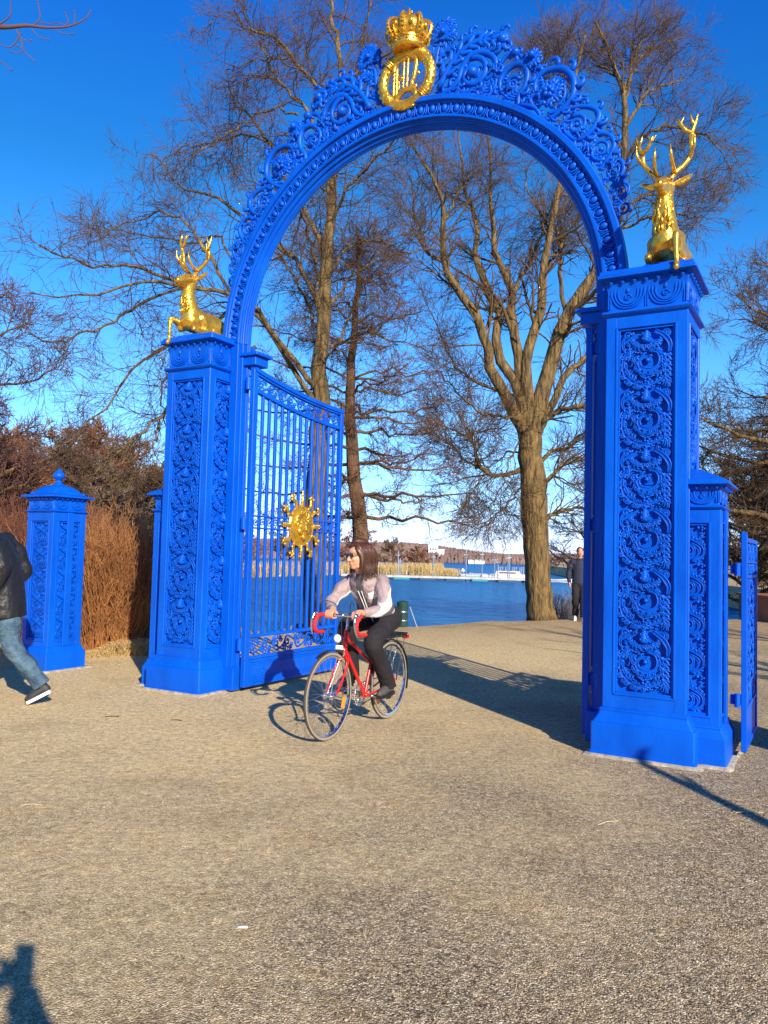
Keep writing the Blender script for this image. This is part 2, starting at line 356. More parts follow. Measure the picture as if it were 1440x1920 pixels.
def frieze_mb(rl, w, z0, z1, n):
    """capital band: nested U flutes round small rosettes"""
    h = z1 - z0; p = w / n
    for i in range(n):
        cx = -w / 2 + (i + .5) * p
        for k, f in enumerate((.44, .35, .26)):
            rl.cv([(cx - p * f, z1 - .01), (cx - p * f * .98, z0 + h * .55), (cx - p * f * .62, z0 + h * (.16 + .08 * k)), (cx, z0 + h * (.04 + .09 * k)), (cx + p * f * .62, z0 + h * (.16 + .08 * k)), (cx + p * f * .98, z0 + h * .55), (cx + p * f, z1 - .01)], .0075, n=18, lift=.003, k=5)
        rl.spiral((cx, z0 + h * .48), h * .15, h * .05, 0, 1.1, .008, lift=.004, n=16)
        rl.blob((cx, z0 + h * .78), h * .07, lift=.006, st=1.5)
    for i in range(n + 1):
        cx = -w / 2 + i * p
        for d in (-.008, .008): rl.cv([(cx + d, z0 + .01), (cx + d, z1 - .01)], .005, n=3, lift=.002)

def faceD(k, h, q=1.6): f = faceR(k, h); return lambda s, t, w: f(s, t, w * q)
def faceR(k, h):   # map for face k (0 front -v, 1 right +u, 2 back, 3 left) at half size h
    return [lambda s, t, w: (s, -h - w, t), lambda s, t, w: (h + w, s, t), lambda s, t, w: (-s, h + w, t), lambda s, t, w: (-h - w, -s, t)][k]

def footing(mb, h, seed):
    r = np.random.default_rng(seed); P = []
    for k in range(4):
        for t in np.linspace(-1, 1, 15)[:-1]:
            a = [(t, -1), (1, t), (-t, 1), (-1, -t)][k]; P.append((a[0] * h + r.normal() * .006, a[1] * h + r.normal() * .006))
    P = np.array(P); n = len(P); V = [(a * 1.02, b * 1.02, -.03) for a, b in P] + [(a, b, .010 + r.normal() * .002) for a, b in P] + [(a * .96, b * .96, .019) for a, b in P]
    mb.add(V, [(j * n + i, j * n + (i + 1) % n, (j + 1) * n + (i + 1) % n, (j + 1) * n + i) for j in range(2) for i in range(n)], None, [list(range(2 * n, 3 * n))])
def shaft(mb, h, z0, z1, sw, rail0, rail1, rec=.03):
    c = .005; a = h - sw
    mb.stack([(h - rec, h - rec, z0), (h - rec, h - rec, z1)], ch=.001)
    mb.stack([(h - .0015, h - .0015, z0), (h - .0015, h - .0015, rail0)], ch=c); mb.stack([(h - .0015, h - .0015, rail1), (h - .0015, h - .0015, z1)], ch=c)
    for sx in (-1, 1):
        for sy in (-1, 1):
            cx = sx * (h - sw / 2); cy = sy * (h - sw / 2)
            mb.stack([(sw / 2, sw / 2, z0 + .001), (sw / 2, sw / 2, z1 - .001)], (cx, cy), ch=c)
    for k in range(4):      # stepped moulding round each panel
        f = faceR(k, h - .004); n0 = np.array(f(0, 0, 1.)) - np.array(f(0, 0, 0.))
        for d, r, wl in ((0, .010, .002), (.020, .007, -.010)):
            L = a - d; Z0 = rail0 + d; Z1 = rail1 - d
            P = [(-L, Z0), (L, Z0), (L, Z1), (-L, Z1)]
            for i in range(4):
                A, B = P[i], P[(i + 1) % 4]; mb.tubes(np.array([[f(*A, wl), f(*B, wl)]]), np.array([[r, r]]), n=6, n0=n0, cap=True)
        f2 = faceR(k, h - .024)
        L = a
        for A, B in (((-L, rail0), (-L, rail1)), ((L, rail0), (L, rail1)), ((-L, rail0), (L, rail0)), ((-L, rail1), (L, rail1))):
            mb.tubes(np.array([[f2(*A, 0), f2(*B, 0)]]), np.array([[.022, .022]]), n=4, n0=n0, cap=True)

def corbels(mb, half, z, n, r=.022):
    for k in range(4):
        f = faceR(k, half)
        for i in range(n):
            s = -half + (i + .5) * 2 * half / n
            mb.ell(f(s, z, .01), (r, r, r * .8), n=6, m=4)
            mb.tube([f(s, z + .015, -.01), f(s, z - .005, .02), f(s, z - .02, .012)], [.010, .012, .004], n=5)

# ---- tall pillar
def make_tall_pillar():
    root = empty('gate_pillar', G(0, 0), -GTH)
    m = MB(); footing(m, .425, 1); m.build('footing', FOOTM, root)
    m = MB(); m.stack([(.392, .392, .018), (.392, .392, .03), (.381, .381, .04), (.381, .381, .245), (.376, .376, .256), (.366, .366, .259), (.335, .335, .315), (.328, .328, .335), (.331, .331, .343), (.331, .331, .352), (.322, .322, .36), (.310, .310, .366)], ch=.012); m.build('plinth', BLUE, root, angle=25)
    m = MB(); shaft(m, .308, .360, 3.425, .085, .47, 3.325, rec=.042)
    m.stack([(.30, .30, 3.41), (.335, .335, 3.432), (.342, .342, 3.445), (.335, .335, 3.458), (.305, .305, 3.466)], ch=.008); m.build('shaft', BLUE, root, angle=30)
    rl0 = Relief(faceD(0, .268), .010); n = 6; H0, H1 = .515, 3.30; P = (H1 - H0) / n
    for i in range(n): motif_rich(rl0, 0, H0 + (i + .5) * P, .392, P * 1.0, i)
    rl1 = Relief(faceD(1, .268), .010)
    for i in range(n): motif_rich(rl1, 0, H0 + (i + .5) * P, .392, P * 1.0, i + 9)
    a = rl0.mb.build('relief_panel', BLUE, root, angle=None); b = rl1.mb.build('relief_panel', BLUE, root, angle=None)
    for src, k in ((a, 2), (b, 2)):
        c = src.copy(); COL.objects.link(c); c.parent = root; c.rotation_euler = (0, 0, PI)
    m = MB(); m.stack([(.300, .300, 3.462), (.296, .296, 3.48), (.298, .298, 3.60), (.315, .315, 3.68)], ch=.006)
    for k in range(4):
        r = Relief(faceR(k, .298)); frieze_mb(r, .57, 3.475, 3.665, 2); m.merge(r.mb)
    m.build('frieze', BLUE, root, angle=30)
    m = MB(); m.stack([(.310, .310, 3.68), (.310, .310, 3.700), (.322, .322, 3.712), (.366, .366, 3.7165), (.372, .372, 3.721), (.372, .372, 3.742), (.368, .368, 3.748), (.360, .360, 3.752), (.356, .356, 3.775), (.350, .350, 3.783)], ch=.008)
    corbels(m, .314, 3.688, 7, .018); m.build('cornice', BLUE, root, angle=30)
    return root
pl = make_tall_pillar()
tag(pl, 'tall ornate blue gate pillar left of the cyclist, the farther one', 'pillar', 'tall blue pillars carrying the arch')
pr_ = copy_tree(pl); pr_.location = G(D, 0)
tag(pr_, 'tall ornate blue gate pillar on the right, nearest the camera', 'pillar', 'tall blue pillars carrying the arch')

# ---- low pillar
def make_low_pillar(finial=True):
    root = empty('low_pillar', G(0, 0), -GTH); q = .0
    m = MB(); footing(m, .328, 2); m.build('footing', FOOTM, root)
    m = MB(); m.stack([(.292, .292, .014), (.286, .286, .03), (.286, .286, .205), (.280, .280, .214), (.258, .258, .255), (.252, .252, .27), (.255, .255, .278), (.25, .25, .288), (.240, .240, .294)], ch=.010); m.build('plinth', BLUE, root, angle=25)
    m = MB(); shaft(m, .238, .290, 1.90, .075, .355, 1.80, rec=.034)
    m.stack([(.23, .23, 1.89), (.256, .256, 1.905), (.262, .262, 1.915), (.255, .255, 1.925), (.235, .235, 1.932)], ch=.007)
    # strike post on the passage side
    m.box((.238, -.045, .29), (.262, .045, 1.90), .004)
    m.build('shaft', BLUE, root, angle=30)
    n = 5; H0, H1 = .385, 1.78; P = (H1 - H0) / n
    for k in range(4):
        r = Relief(faceD(k, .206, 1.5), .010)
        for i in range(n):
            motif_vine(r, 0, H0 + (i + .5) * P, .27, P, 1, True)
        r.mb.build('relief_panel', BLUE, root, angle=None)
    m = MB(); m.stack([(.230, .230, 1.928), (.226, .226, 1.94), (.229, .229, 2.02), (.243, .243, 2.06)], ch=.006)
    for k in range(4):
        r = Relief(faceR(k, .229)); frieze_mb(r, .43, 1.938, 2.052, 2); m.merge(r.mb)
    m.build('frieze', BLUE, root, angle=30)
    m = MB(); m.stack([(.240, .240, 2.05), (.248, .248, 2.066), (.262, .262, 2.076), (.300, .300, 2.080), (.305, .305, 2.084), (.305, .305, 2.10), (.296, .296, 2.108)], ch=.006)
    corbels(m, .252, 2.068, 7, .013)
    m.build('cornice', BLUE, root, angle=30)
    m = MB()
    if finial:
        m.stack([(.29, .29, 2.106), (.25, .25, 2.122), (.215, .215, 2.13), (.205, .205, 2.15), (.185, .185, 2.19), (.14, .14, 2.225), (.08, .08, 2.243), (.05, .05, 2.248)], ch=.05)
        for a in range(4):
            for b in (-.2, .2):
                x, y = faceR(a, .21)(b, 0, 0)[:2]; m.ell((x, y, 2.135), (.03, .03, .02), n=8, m=5)
        o = m.build('roof_cap', BLUE, root, angle=30)
        m = MB(); m.lathe([(.055, 2.24), (.06, 2.26), (.035, 2.275), (.028, 2.30), (.04, 2.318), (.066, 2.335), (.075, 2.36), (.068, 2.385), (.045, 2.405), (.03, 2.42), (.02, 2.44), (.008, 2.452)], n=20); m.build('finial', BLUE, o, angle=45)
    else:
        m.stack([(.285, .285, 2.106), (.28, .28, 2.118), (.08, .08, 2.215), (.02, .02, 2.225)], ch=.004)
        m.build('roof_cap', BLUE, root, angle=20)
    return root
la = make_low_pillar(False); la.location = G(-.285, .03)
tag(la, 'low blue pillar half hidden behind the farther tall pillar', 'pillar', 'low blue pillars beside the tall ones')
ra = copy_tree(la); ra.location = G(D + .29, .03)
tag(ra, 'low blue pillar with pyramid cap joined to the right side of the nearest tall pillar', 'pillar', 'low blue pillars beside the tall ones')
le = make_low_pillar(True); le.location = G(-2.33, -.055)
tag(le, 'free-standing low blue pillar with ball finial, beside the man in jeans', 'pillar', 'free-standing end pillars')
# right end pillar stands just out of view and throws its shadow on the small gate leaf
re = copy_tree(le); re.location = G(D + 2.18, -.055); re.rotation_euler = (0, 0, -GTH + PI)
tag(re, 'free-standing low blue pillar with ball finial at the far right end of the gate', 'pillar', 'free-standing end pillars')

# ---- arch
RC = 3.74
arch = empty('gate_arch', G(D / 2, 0), -GTH)
tag(arch, 'blue round arch with egg moulding and openwork scroll cresting joining the tall pillars', 'arch')
def sweep(mb, prof, a0=0, a1=PI, n=96, zc=RC):
    a = np.linspace(a0, a1, n); K = len(prof); V = []
    for t in a:
        for r, v in prof: V.append((r * math.cos(t), v, zc + r * math.sin(t)))
    Q = [(i * K + j, i * K + (j + 1) % K, (i + 1) * K + (j + 1) % K, (i + 1) * K + j) for i in range(n - 1) for j in range(K)]
    mb.add(V, [q[::-1] for q in Q], None, [list(range(K)), list(range((n - 1) * K, n * K))[::-1]])
VB = .112
prof = [(2.16, VB), (2.163, -.03), (2.155, -.038), (2.115, -.038), (2.108, -.03), (2.105, -.008), (2.095, .0), (2.085, .014), (2.05, .028), (2.0, .022), (1.99, .004), (1.985, -.006), (1.965, -.006), (1.958, .004), (1.956, .03), (1.948, .036), (1.932, .036), (1.926, .042), (1.924, .066), (1.916, .072), (1.902, .072), (1.894, .082), (1.890, .094), (1.884, .098), (1.883, VB)]
m = MB(); sweep(m, prof, n=120); m.build('arch_ring', BLUE, arch, angle=28)
# eggs and darts
m = MB(); NE = 50
for i in range(NE):
    a = (i + .5) / NE * PI; er = np.array([math.cos(a), 0, math.sin(a)]); et = np.array([-math.sin(a), 0, math.cos(a)]); ev = np.array([0, -1., 0]); o = np.array([0, 0, RC])
    c = o + er * 2.045; M = np.stack([er, et, ev], 1)
    m.ell(c + ev * -.012, (.042, .030, .030), M, n=10, m=7)
    ph = np.linspace(-.62 * PI, .62 * PI, 12)
    m.tubes(np.array([[c - er * np.cos(p) * .056 + et * np.sin(p) * .046 + ev * (-.004) for p in ph]]), np.full((1, 12), .008), n=5, cap=True)
    a2 = i / NE * PI; e2 = np.array([math.cos(a2), 0, math.sin(a2)])
    if i: m.tube([o + e2 * 1.995 + ev * 0, o + e2 * 2.04 + ev * -.008, o + e2 * 2.09 + ev * 0], [.004, .009, .012], n=5)
m.build('egg_moulding', BLUE, arch, angle=None)
for sg in (-1, 1):   # jambs down to the ground
    m = MB()
    J = [(1.883, .096, VB), (1.895, .078, VB - .002), (1.928, .038, VB - .004), (1.962, -.004, VB - .006)]
    for i, (r, v, vb) in enumerate(J):
        x = sorted((sg * r, sg * (2.07 - .002 * i))); m.box((x[0], v, .02 + .001 * i), (x[1], vb, RC + .002 - .001 * i), .003)
    x = sorted((sg * 1.862, sg * 2.05)); m.box((x[0], -.02, .016), (x[1], VB + .015, .26), .006)
    # small ledge on the back of the jamb over the leaf
    x = sorted((sg * 1.72, sg * 2.05)); m.box((x[0], .02, 3.60), (x[1], .30, 3.635), .004); x = sorted((sg * 1.76, sg * 2.05)); m.box((x[0], .05, 3.50), (x[1], .27, 3.598), .004)
    m.build('jamb', BLUE, arch, angle=30)
# cresting: half drawn in arch polar coordinates, mirrored
def half_cresting():
    mp = lambda s, t, w: (s, .045 - w * 1.3, t)     # plane x,z ; w towards the viewer
    rl = Relief(mp)
    def p(deg, R): a = math.radians(deg); return (R * math.cos(a), RC + R * math.sin(a))
    def C(L, r, **k):
        P = [p(*x) for x in L]; rr = np.atleast_1d(r).astype(float)
        if rr.max() > .028: rl.arm(P, rr * 1.05, sp=2.9, ln=1.35, both=False, **k)
        else: rl.cv(P, rr * .85, flat=1.0, **k)
    def SP(deg, R, r0, r1, a0, turns, w, n=24, **k):
        c = p(deg, R); t = np.linspace(0, 1, n); a = math.radians(a0) + t * turns * 2 * PI; rr = r0 + (r1 - r0) * t
        rl.arm(np.c_[c[0] + rr * np.cos(a), c[1] + rr * np.sin(a)], [w * 1.1, w, w * .6], raw=True, sp=3.6, ln=1.1, both=False, **k); rl.blob(c, r1 * .8)
    def LF(L, w, n, **k): rl.leaf([p(*x) for x in L], w, n, **k)
    base = 2.165
    # first small double scrolls at the foot
    SP(18.6, 2.235, .055, .018, 200, 1.2, .017); SP(22.3, 2.262, .06, .02, 150, -1.3, .018)
    C([(16.8, 2.175), (18, 2.19), (20.4, 2.225), (21, 2.3), (22.5, 2.335), (24.0, 2.30)], [.012, .02, .016])
    # 27 deg
    SP(27.2, 2.29, .062, .02, 250, -1.3, .02); C([(23.5, 2.18), (24.6, 2.26), (26, 2.35), (27.8, 2.375), (29.2, 2.34), (29.4, 2.28)], [.02, .03, .02])
    LF([(24.4, 2.2), (24.8, 2.28), (24.2, 2.34)], .028, 3); LF([(29.2, 2.2), (30.0, 2.27), (29.8, 2.34)], .03, 3)
    # 33 deg ring
    SP(33.2, 2.30, .10, .03, 290, -1.35, .026, n=28); C([(29.6, 2.19), (30.4, 2.30), (32, 2.40), (34.6, 2.415), (36.5, 2.35), (36.6, 2.27)], [.02, .032, .03, .018])
    LF([(36.2, 2.2), (37.4, 2.26), (37.6, 2.34), (36.6, 2.42)], .036, 4); LF([(33.5, 2.18), (33.2, 2.23), (32.4, 2.28)], .03, 3)
    # 41 deg with great arm
    SP(41.8, 2.295, .09, .028, 120, -1.4, .028, n=28)
    C([(45.5, 2.19), (44.2, 2.22), (42.5, 2.19), (39.4, 2.2), (38.2, 2.27), (38.2, 2.38), (39.4, 2.465), (41.5, 2.475), (44.0, 2.42), (46.5, 2.33), (49.5, 2.23)], [.022, .03, .042, .034, .024])
    LF([(42, 2.47), (40.3, 2.485), (38.2, 2.46), (37.2, 2.40)], .034, 4, side=-1); LF([(45, 2.22), (44.8, 2.3), (45.8, 2.38)], .034, 4)
    # 52 deg rosette in C scroll
    c = p(51.8, 2.375)
    for k in range(7):
        a = k * 2 * PI / 7; rl.leaf([(c[0] + .02 * math.cos(a), c[1] + .02 * math.sin(a)), (c[0] + .065 * math.cos(a + .15), c[1] + .065 * math.sin(a + .15)), (c[0] + .108 * math.cos(a + .5), c[1] + .108 * math.sin(a + .5))], .05, 3, lift=.02, ln=1.1)
    for k in range(5):
        a = k * 2 * PI / 5; c = p(51.8, 2.375); rl.blob((c[0] + .032 * math.cos(a), c[1] + .032 * math.sin(a)), .026, lift=.045)
    C([(48.2, 2.2), (47.0, 2.32), (47.1, 2.46), (49.3, 2.57), (52.4, 2.60), (55.2, 2.545), (56.6, 2.46), (56.2, 2.38), (55.2, 2.34)], [.026, .044, .048, .036, .022])
    SP(55.0, 2.40, .05, .02, 60, 1.2, .022)
    C([(49.3, 2.21), (48.6, 2.3), (48.7, 2.42), (50.5, 2.5)], .018); C([(50.5, 2.18), (53, 2.22), (55.5, 2.21), (58, 2.19)], [.02, .034, .02])
    LF([(47.6, 2.44), (46.2, 2.48), (45.2, 2.43)], .03, 3); LF([(54.5, 2.22), (55.6, 2.27), (56.6, 2.33)], .036, 4); LF([(50, 2.56), (51.2, 2.5), (53, 2.48)], .03, 4)
    # 60 deg knob and S
    c = p(59.8, 2.585)
    for k in range(6):
        a = k * 2 * PI / 6; rl.leaf([(c[0] + .012 * math.cos(a), c[1] + .012 * math.sin(a)), (c[0] + .045 * math.cos(a), c[1] + .045 * math.sin(a)), (c[0] + .075 * math.cos(a + .5), c[1] + .075 * math.sin(a + .5))], .04, 3, lift=.02, ln=1.1)
    rl.blob(p(59.8, 2.6), .035, lift=.05)
    C([(57.5, 2.18), (58.6, 2.26), (58.4, 2.36), (59.2, 2.45), (61, 2.52), (63.2, 2.50), (64.6, 2.42), (64.8, 2.33), (63.6, 2.26), (61.6, 2.22)], [.03, .04, .046, .035, .022])
    SP(61.6, 2.34, .075, .024, 20, 1.3, .026, n=26); LF([(59, 2.5), (58.2, 2.54), (57.2, 2.52)], .034, 4); LF([(62.4, 2.2), (61, 2.25), (59.8, 2.3)], .036, 4)
    LF([(66.5, 2.18), (65.6, 2.28), (66.2, 2.38), (65.8, 2.46)], .044, 6); C([(61.5, 2.56), (63.5, 2.6), (65.6, 2.57), (66.6, 2.48)], [.02, .034, .028])
    rl.blob(p(63.9, 2.6), .045, lift=.02)
    # 72 deg great scroll with overhanging acanthus
    SP(72.3, 2.385, .15, .035, 100, -1.5, .04, n=36)
    C([(79.4, 2.19), (77.0, 2.24), (75.6, 2.32), (75.4, 2.42), (74.2, 2.53), (71.6, 2.575), (69, 2.55), (67.4, 2.48), (67.4, 2.39), (68.6, 2.33)], [.03, .044, .05, .042, .025])
    LF([(80.2, 2.24), (78.6, 2.42), (76.4, 2.57), (73.4, 2.66), (70.2, 2.68), (67.8, 2.655), (67.2, 2.6)], .062, 9, spread=.8, lift=.02, ln=2.0)
    C([(78.8, 2.5), (76.6, 2.66), (73.6, 2.735), (70.6, 2.72)], [.02, .042, .02], lift=.01); C([(70.8, 2.69), (69.2, 2.75), (67.6, 2.735), (67.3, 2.66), (68.2, 2.62)], [.03, .045, .03]); rl.blob(p(67.9, 2.7), .05, lift=.02)
    LF([(69.5, 2.19), (70.2, 2.24), (72.4, 2.24), (74.4, 2.22)], .04, 5); LF([(77.6, 2.2), (76.8, 2.28), (77.2, 2.36)], .044, 5)
    LF([(68.6, 2.2), (67.9, 2.26), (68.2, 2.32)], .036, 4)
    rl.blob(p(72.3, 2.385), .055, lift=.02)
    # stems fanning from the wreath's foot
    for k, (d1, R1, d2, R2) in enumerate([(82.8, 2.4, 80.0, 2.56), (81.8, 2.4, 78.5, 2.5), (81.0, 2.36, 77.6, 2.44)]):
        C([(86.5 - k, 2.17), (84.0 - k * .4, 2.26), (d1, R1), (d2, R2)], [.022, .026, .012])
    C([(86, 2.2), (83.5, 2.3), (82.4, 2.45), (82.3, 2.62), (81.6, 2.76)], [.03, .034, .03, .022])
    LF([(82.4, 2.5), (80.8, 2.6), (79.7, 2.66), (79.4, 2.60)], .045, 4); LF([(82.4, 2.52), (83.6, 2.62), (84.3, 2.62)], .034, 3)
    for d0, R0, d1, R1, d2, R2 in ((81.4, 2.74, 80.3, 2.80, 79.7, 2.845), (81.4, 2.74, 82.5, 2.80, 83.2, 2.835), (81.4, 2.76, 81.2, 2.84, 81.5, 2.91), (81.4, 2.72, 79.9, 2.75, 79.2, 2.77), (81.4, 2.72, 83.0, 2.75, 83.7, 2.755), (81.4, 2.76, 80.7, 2.83, 80.4, 2.89), (81.4, 2.76, 82.0, 2.83, 82.4, 2.88)): LF([(d0, R0), (d1, R1), (d2, R2)], .045, 4, lift=.012, ln=1.5)
    rl.blob(p(81.4, 2.78), .03, lift=.04)
    C([(81.6, 2.74), (80.0, 2.76), (79.3, 2.71), (80.0, 2.67)], .018); C([(81.6, 2.74), (83.2, 2.77), (83.8, 2.72), (83.1, 2.68)], .018)
    # little leaves filling the foot of the band
    for d in (20.3, 25.8, 31.6, 35.3, 40.6, 43.4, 47.2, 53.6, 59.8, 63.6, 67.0, 71.2, 75.6):
        LF([(d, 2.165), (d + .7, 2.20), (d + .4, 2.25)], .026, 2)
    r = np.random.default_rng(4)
    for d in np.arange(19, 83, 4.3):      # small leafage knitting the scrolls together
        lim = np.interp(d, [18, 30, 40, 52, 62, 72, 80], [2.25, 2.32, 2.36, 2.5, 2.52, 2.62, 2.5]); Rr = r.uniform(2.17, lim); a = r.uniform(0, 6.28); c = p(d, Rr); q = .07
        rl.leaf([c, (c[0] + q * .5 * math.cos(a), c[1] + q * .5 * math.sin(a)), (c[0] + q * math.cos(a + .5), c[1] + q * math.sin(a + .5))], .026, 3, lift=r.uniform(-.02, .03), ln=1.9)
    return rl.mb
hc = half_cresting()
c1 = hc.build('cresting', BLUE, arch, angle=None)
hm = MB(); hm.merge(hc, M=np.diag([-1, 1, 1]), flipx=True); hm.build('cresting', BLUE, arch, angle=None)
# royal emblem: wreath ring, cypher, crown
EC = np.array([.035, .0, 6.125])
m = MB(); ph = np.linspace(0, 2 * PI, 73)[:-1]; Rr = .262
m.tubes(np.array([[EC + np.array([Rr * math.cos(a), 0, Rr * 1.0 * math.sin(a)]) for a in ph]]), np.full((1, 72), .050), n=12, closed=True)
for i in range(84):    # overlapping laurel leaves
    a = i * 2 * PI / 28; o = (i // 28 - 1); e = np.array([math.cos(a), 0, math.sin(a)]); t = np.array([-math.sin(a), 0, math.cos(a)])
    sg = 1 if (0 < (a + PI / 2) % (2 * PI) < PI) else -1
    c = EC + e * (Rr + o * .034) + np.array([0, -.036 + abs(o) * .016, 0]); ax = unit(t * sg + e * o * .35)
    bx = np.cross(ax, [0, -1, 0]); m.ell(c, (.040, .018, .016), np.stack([ax, unit(bx), unit(np.cross(ax, bx))], 1), n=7, m=5)
for k in range(4):
    a = k * PI / 2 + PI / 4; e = np.array([math.cos(a), 0, math.sin(a)]); t = np.array([-math.sin(a), 0, math.cos(a)])
    for d in (-.02, 0, .02):
        pts = [EC + t * d + e * (Rr + .056 * math.cos(b)) + np.array([0, .056 * math.sin(b), 0]) for b in np.linspace(0, 2 * PI, 13)[:-1]]
        m.tubes(np.array([pts]), np.full((1, 12), .008), n=5, closed=True)
wreath = m.build('wreath', GOLD, arch, angle=None)
m = MB(); Z = .305
def E2(x, y, v=-.012): return EC + np.array([x * Z, v, y * Z])
def st(P, r): m.tube(spline([E2(*p) for p in P], 4 * len(P) + 4), r, n=8, cap=True)
st([(-.44, .36), (-.44, 0), (-.46, -.5)], .014); st([(-.34, .42), (-.345, 0), (-.35, -.54)], .018)
st([(-.45, .3), (-.42, .48), (-.3, .62), (-.1, .70), (.06, .72)], .024)
st([(-.09, .6), (-.09, .2), (-.11, -.3)], .012); st([(.06, .68), (.05, .2), (.03, -.3)], .012)
st([(.05, .72), (.22, .70), (.35, .55), (.34, .30), (.28, .0), (.22, -.16), (.24, -.28), (.4, -.34)], [.018, .026, .022, .016])
st([(-.33, .06), (-.24, .13), (-.14, .06), (-.2, -.02)], .015); st([(.30, .08), (.42, .1), (.48, .04)], [.016, .016, .006]); st([(-.27, -.02), (-.25, -.2), (-.28, -.3)], .012)
st([(-.4, -.75), (-.3, -.55), (-.08, -.38), (.18, -.38), (.34, -.52), (.36, -.7)], .028)
m.build('cypher', GOLD, wreath, angle=None)
m = MB(); CB = EC[2] + .285; cx = EC[0] + .01
m.lathe([(.15, CB - .02), (.168, CB), (.168, CB + .018), (.155, CB + .022), (.158, CB + .055), (.17, CB + .06), (.172, CB + .075), (.16, CB + .08)], c=(cx, 0, 0), n=36)
m.lathe([(.15, CB + .07), (.185, CB + .11), (.212, CB + .16), (.212, CB + .21), (.185, CB + .25), (.12, CB + .262), (.05, CB + .245), (.01, CB + .24)], c=(cx, 0, 0), n=48, mod=lambda p, z: .9 + .07 * abs(math.cos(4 * p)))
for k in range(8):     # arches with pearls
    a = k * PI / 4 + .2; e = np.array([math.cos(a), math.sin(a), 0]); t = np.array([-math.sin(a), math.cos(a), 0])
    pr = [(.165, .07), (.20, .11), (.226, .16), (.228, .21), (.20, .255), (.14, .278), (.07, .268), (.02, .262)]
    P = spline([np.array([cx, 0, CB]) + e * r + np.array([0, 0, z]) for r, z in pr], 22)
    for d in (-.014, .014): m.tube(P + t * d, .010, n=6)
    for j in range(0, 22, 2): m.ell(P[j] + unit(P[j] - np.array([cx, 0, CB + .12])) * .010, .0125, n=6, m=4)
    m.ell(np.array([cx, 0, CB + .105]) + e * .19, (.02, .02, .03), n=6, m=5)
    b = a + PI / 8; e2 = np.array([math.cos(b), math.sin(b), 0]); m.ell(np.array([cx, 0, CB + .098]) + e2 * .184, .016, n=6, m=4)
    m.ell(np.array([cx, 0, CB + .175]) + e2 * .205, (.022, .022, .03), n=8, m=6)
for k in range(16): a = k * PI / 8; m.ell((cx + .162 * math.cos(a), .162 * math.sin(a), CB + .039), .011, n=6, m=4)
m.lathe([(.03, CB + .25), (.045, CB + .265), (.03, CB + .28), (.022, CB + .29)], c=(cx, 0, 0), n=14); m.ell((cx, 0, CB + .315), .038, n=12, m=8)
m.box((cx - .012, -.012, CB + .34), (cx + .012, .012, CB + .425), .003); m.box((cx - .036, -.011, CB + .372), (cx + .036, .011, CB + .396), .003)
m.build('crown', GOLD, wreath, angle=45)

# ---- big gate leaves
def scroll_band(mb, y0, y1, z0f, z1f, n, xo, r=.008):
    """openwork scrolls between two heights; z0f/z1f functions of y"""
    p = (y1 - y0) / n
    for i in range(n):
        c = y0 + (i + .5) * p; zm = (z0f(c) + z1f(c)) / 2; h = (z1f(c) - z0f(c)) / 2; sg = 1 if i % 2 else -1
        rl = Relief(lambda s, t, w: (xo + w, s, t))
        rl.spiral((c - p * .12, zm + sg * h * .18), h * .62, h * .16, sg * .6, sg * 1.25, r * 1.1, lift=0, n=18, k=5)
        rl.spiral((c + p * .3, zm - sg * h * .4), h * .36, h * .12, -sg * 1.5, -sg * 1.2, r * .9, lift=0, n=14, k=5)
        rl.spiral((c - p * .38, zm - sg * h * .52), h * .30, h * .1, sg * 2.2, sg * 1.1, r * .9, lift=0, n=12, k=5)
        rl.leaf([(c - p * .4, zm - sg * h * .1), (c - p * .1, zm - sg * h * .6), (c + p * .25, zm - sg * h * .85)], .02, 3, lift=0)
        rl.cv([(c - p * .5, zm - sg * h * .2), (c - p * .2, zm + sg * h * .75), (c + p * .2, zm + sg * h * .55), (c + p * .5, zm + sg * h * .2)], r, lift=0, n=10, k=5)
        mb.merge(rl.mb)
LL = 1.80
def ztop(y): t = y / LL; return 3.46 - .17 * (1 - (1 - t) ** 2.0)
